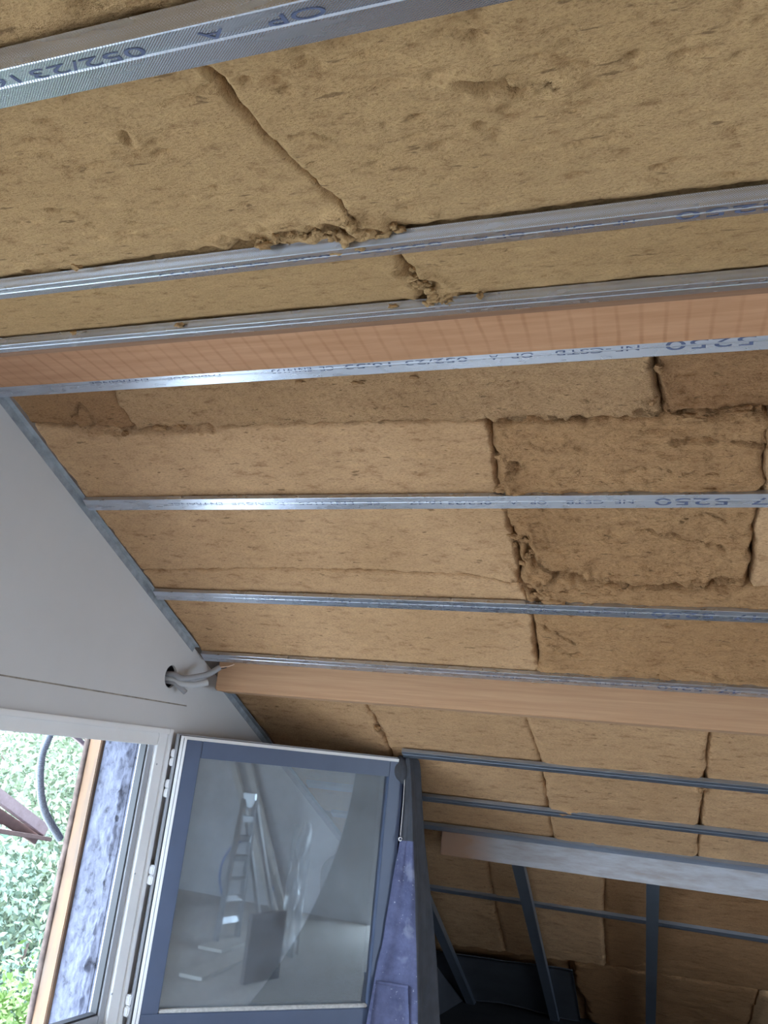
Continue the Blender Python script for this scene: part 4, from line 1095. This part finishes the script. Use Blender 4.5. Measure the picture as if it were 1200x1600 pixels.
pnl = beam_between('dark_panel', q0+ez*.22, q1+ez*.22, .04, .44, M_BROWNP, None, .004); tag(pnl, 'dark brown panel standing on the floor, mirrored in the pane', 'panel')
rc = mir(388, 1370, x=xw)
tube('tmp', [rc + ey*(.34*math.cos(t)) + ez*(.36*math.sin(t)) for t in np.linspace(-.6, 4.2, 14)], .014, M_BLUE, None, 10, 6)
ho = bpy.data.objects['tmp']; ho.name = 'hose_coil'; tag(ho, 'loop of blue hose on the end wall, mirrored in the pane', 'hose')
def sheet_film():
    vs, fs = [], []
    A, B = mir(436, 1500, z=FZ), mir(468, 1492, z=FZ)
    for i in range(26):
        for j in range(14):
            u, v = j/13, i/25
            p = A*(1-u)+B*u + ez*(1.0*v) + (np.array([.09, -.05, 0])*float(fbm(np.array(u*4), np.array(v*6), 4, 91)))*2
            vs.append(p)
    for i in range(25):
        for j in range(13): fs.append((i*14+j, i*14+j+1, (i+1)*14+j+1, (i+1)*14+j))
    m, nt, b = mat_new('clear_film'); b.inputs['Base Color'].default_value = (.75, .78, .82, 1); b.inputs['Roughness'].default_value = .12; b.inputs['Alpha'].default_value = .45
    o = mesh_obj('plastic_sheet', vs, fs, m, None, True); tag(o, 'crumpled clear plastic sheet, mirrored beside the dark panel', 'sheet')
sheet_film()
for i, (p, q, ww, lab) in enumerate((((300, 1530), (420, 1478), .18, 'loose pale plank on the floor, mirrored nearest the hinge side'), ((330, 1486), (430, 1452), .22, 'loose pale plank farther back on the floor, mirrored under the ladder'))):
    a_, b_ = mir(*p, z=FZ+.012), mir(*q, z=FZ+.012)
    b = beam_between('floor_plank', a_, b_, ww, .024, M_PALE, None, .002); tag(b, lab, 'plank')

# dark membrane sheet hanging against the lowest batts
vs, fs = [], []
NX, NY = 40, 24
for lay, oo in ((0, .075), (1, .068)):
    for i in range(NY):
        for j in range(NX):
            u, v = j/(NX-1), i/(NY-1)
            x0_ = xg(5.0+1.2*v)+.02; xx = x0_+(FXY(903, 1560)[0]-x0_)*u; yt = float(seam56(xx))+.03
            yy = yt + (6.26-yt)*v
            wv = .012*float(fbm(np.array(xx*5), np.array(yy*1.4), 3, 17)) + .02*math.sin(xx*9)*v
            vs.append(np.array([xx, yy, zfar(yy, 0)]) - n1*(oo-.075+wv*.5))
n_ = NX*NY
for i in range(NY-1):
    for j in range(NX-1):
        a = i*NX+j; fs.append((a, a+1, a+NX+1, a+NX)); fs.append((n_+a, n_+a+NX, n_+a+NX+1, n_+a+1))
rim = list(range(NX)) + [i*NX+NX-1 for i in range(1, NY)] + [(NY-1)*NX+j for j in range(NX-2, -1, -1)] + [i*NX for i in range(NY-2, 0, -1)]
for a, b in zip(rim, rim[1:]+rim[:1]): fs.append((a, b, b+n_, a+n_))
tag(mesh_obj('membrane_sheet', vs, fs, plain('dark_slate_membrane', (.055, .058, .07), .7, 0, .2, 5), None, True), 'dark slate membrane sheet hanging against the lowest batts', 'sheet')

fl_ = slab('added_dark_cover', [(y2a(4.4), -CZ), (y2a(6.25), -CZ), (y2a(6.25), zfar(6.25)-.02), (y2a(4.4), zfar(4.4)-.03)], [], lambda u, v, w_: GP(u, v, .022+w_), .008, bpy.data.materials['dark_slate_membrane'], bpy.data.objects['membrane_sheet'])  # dark cover added in place of shade, hiding the too bright low gable
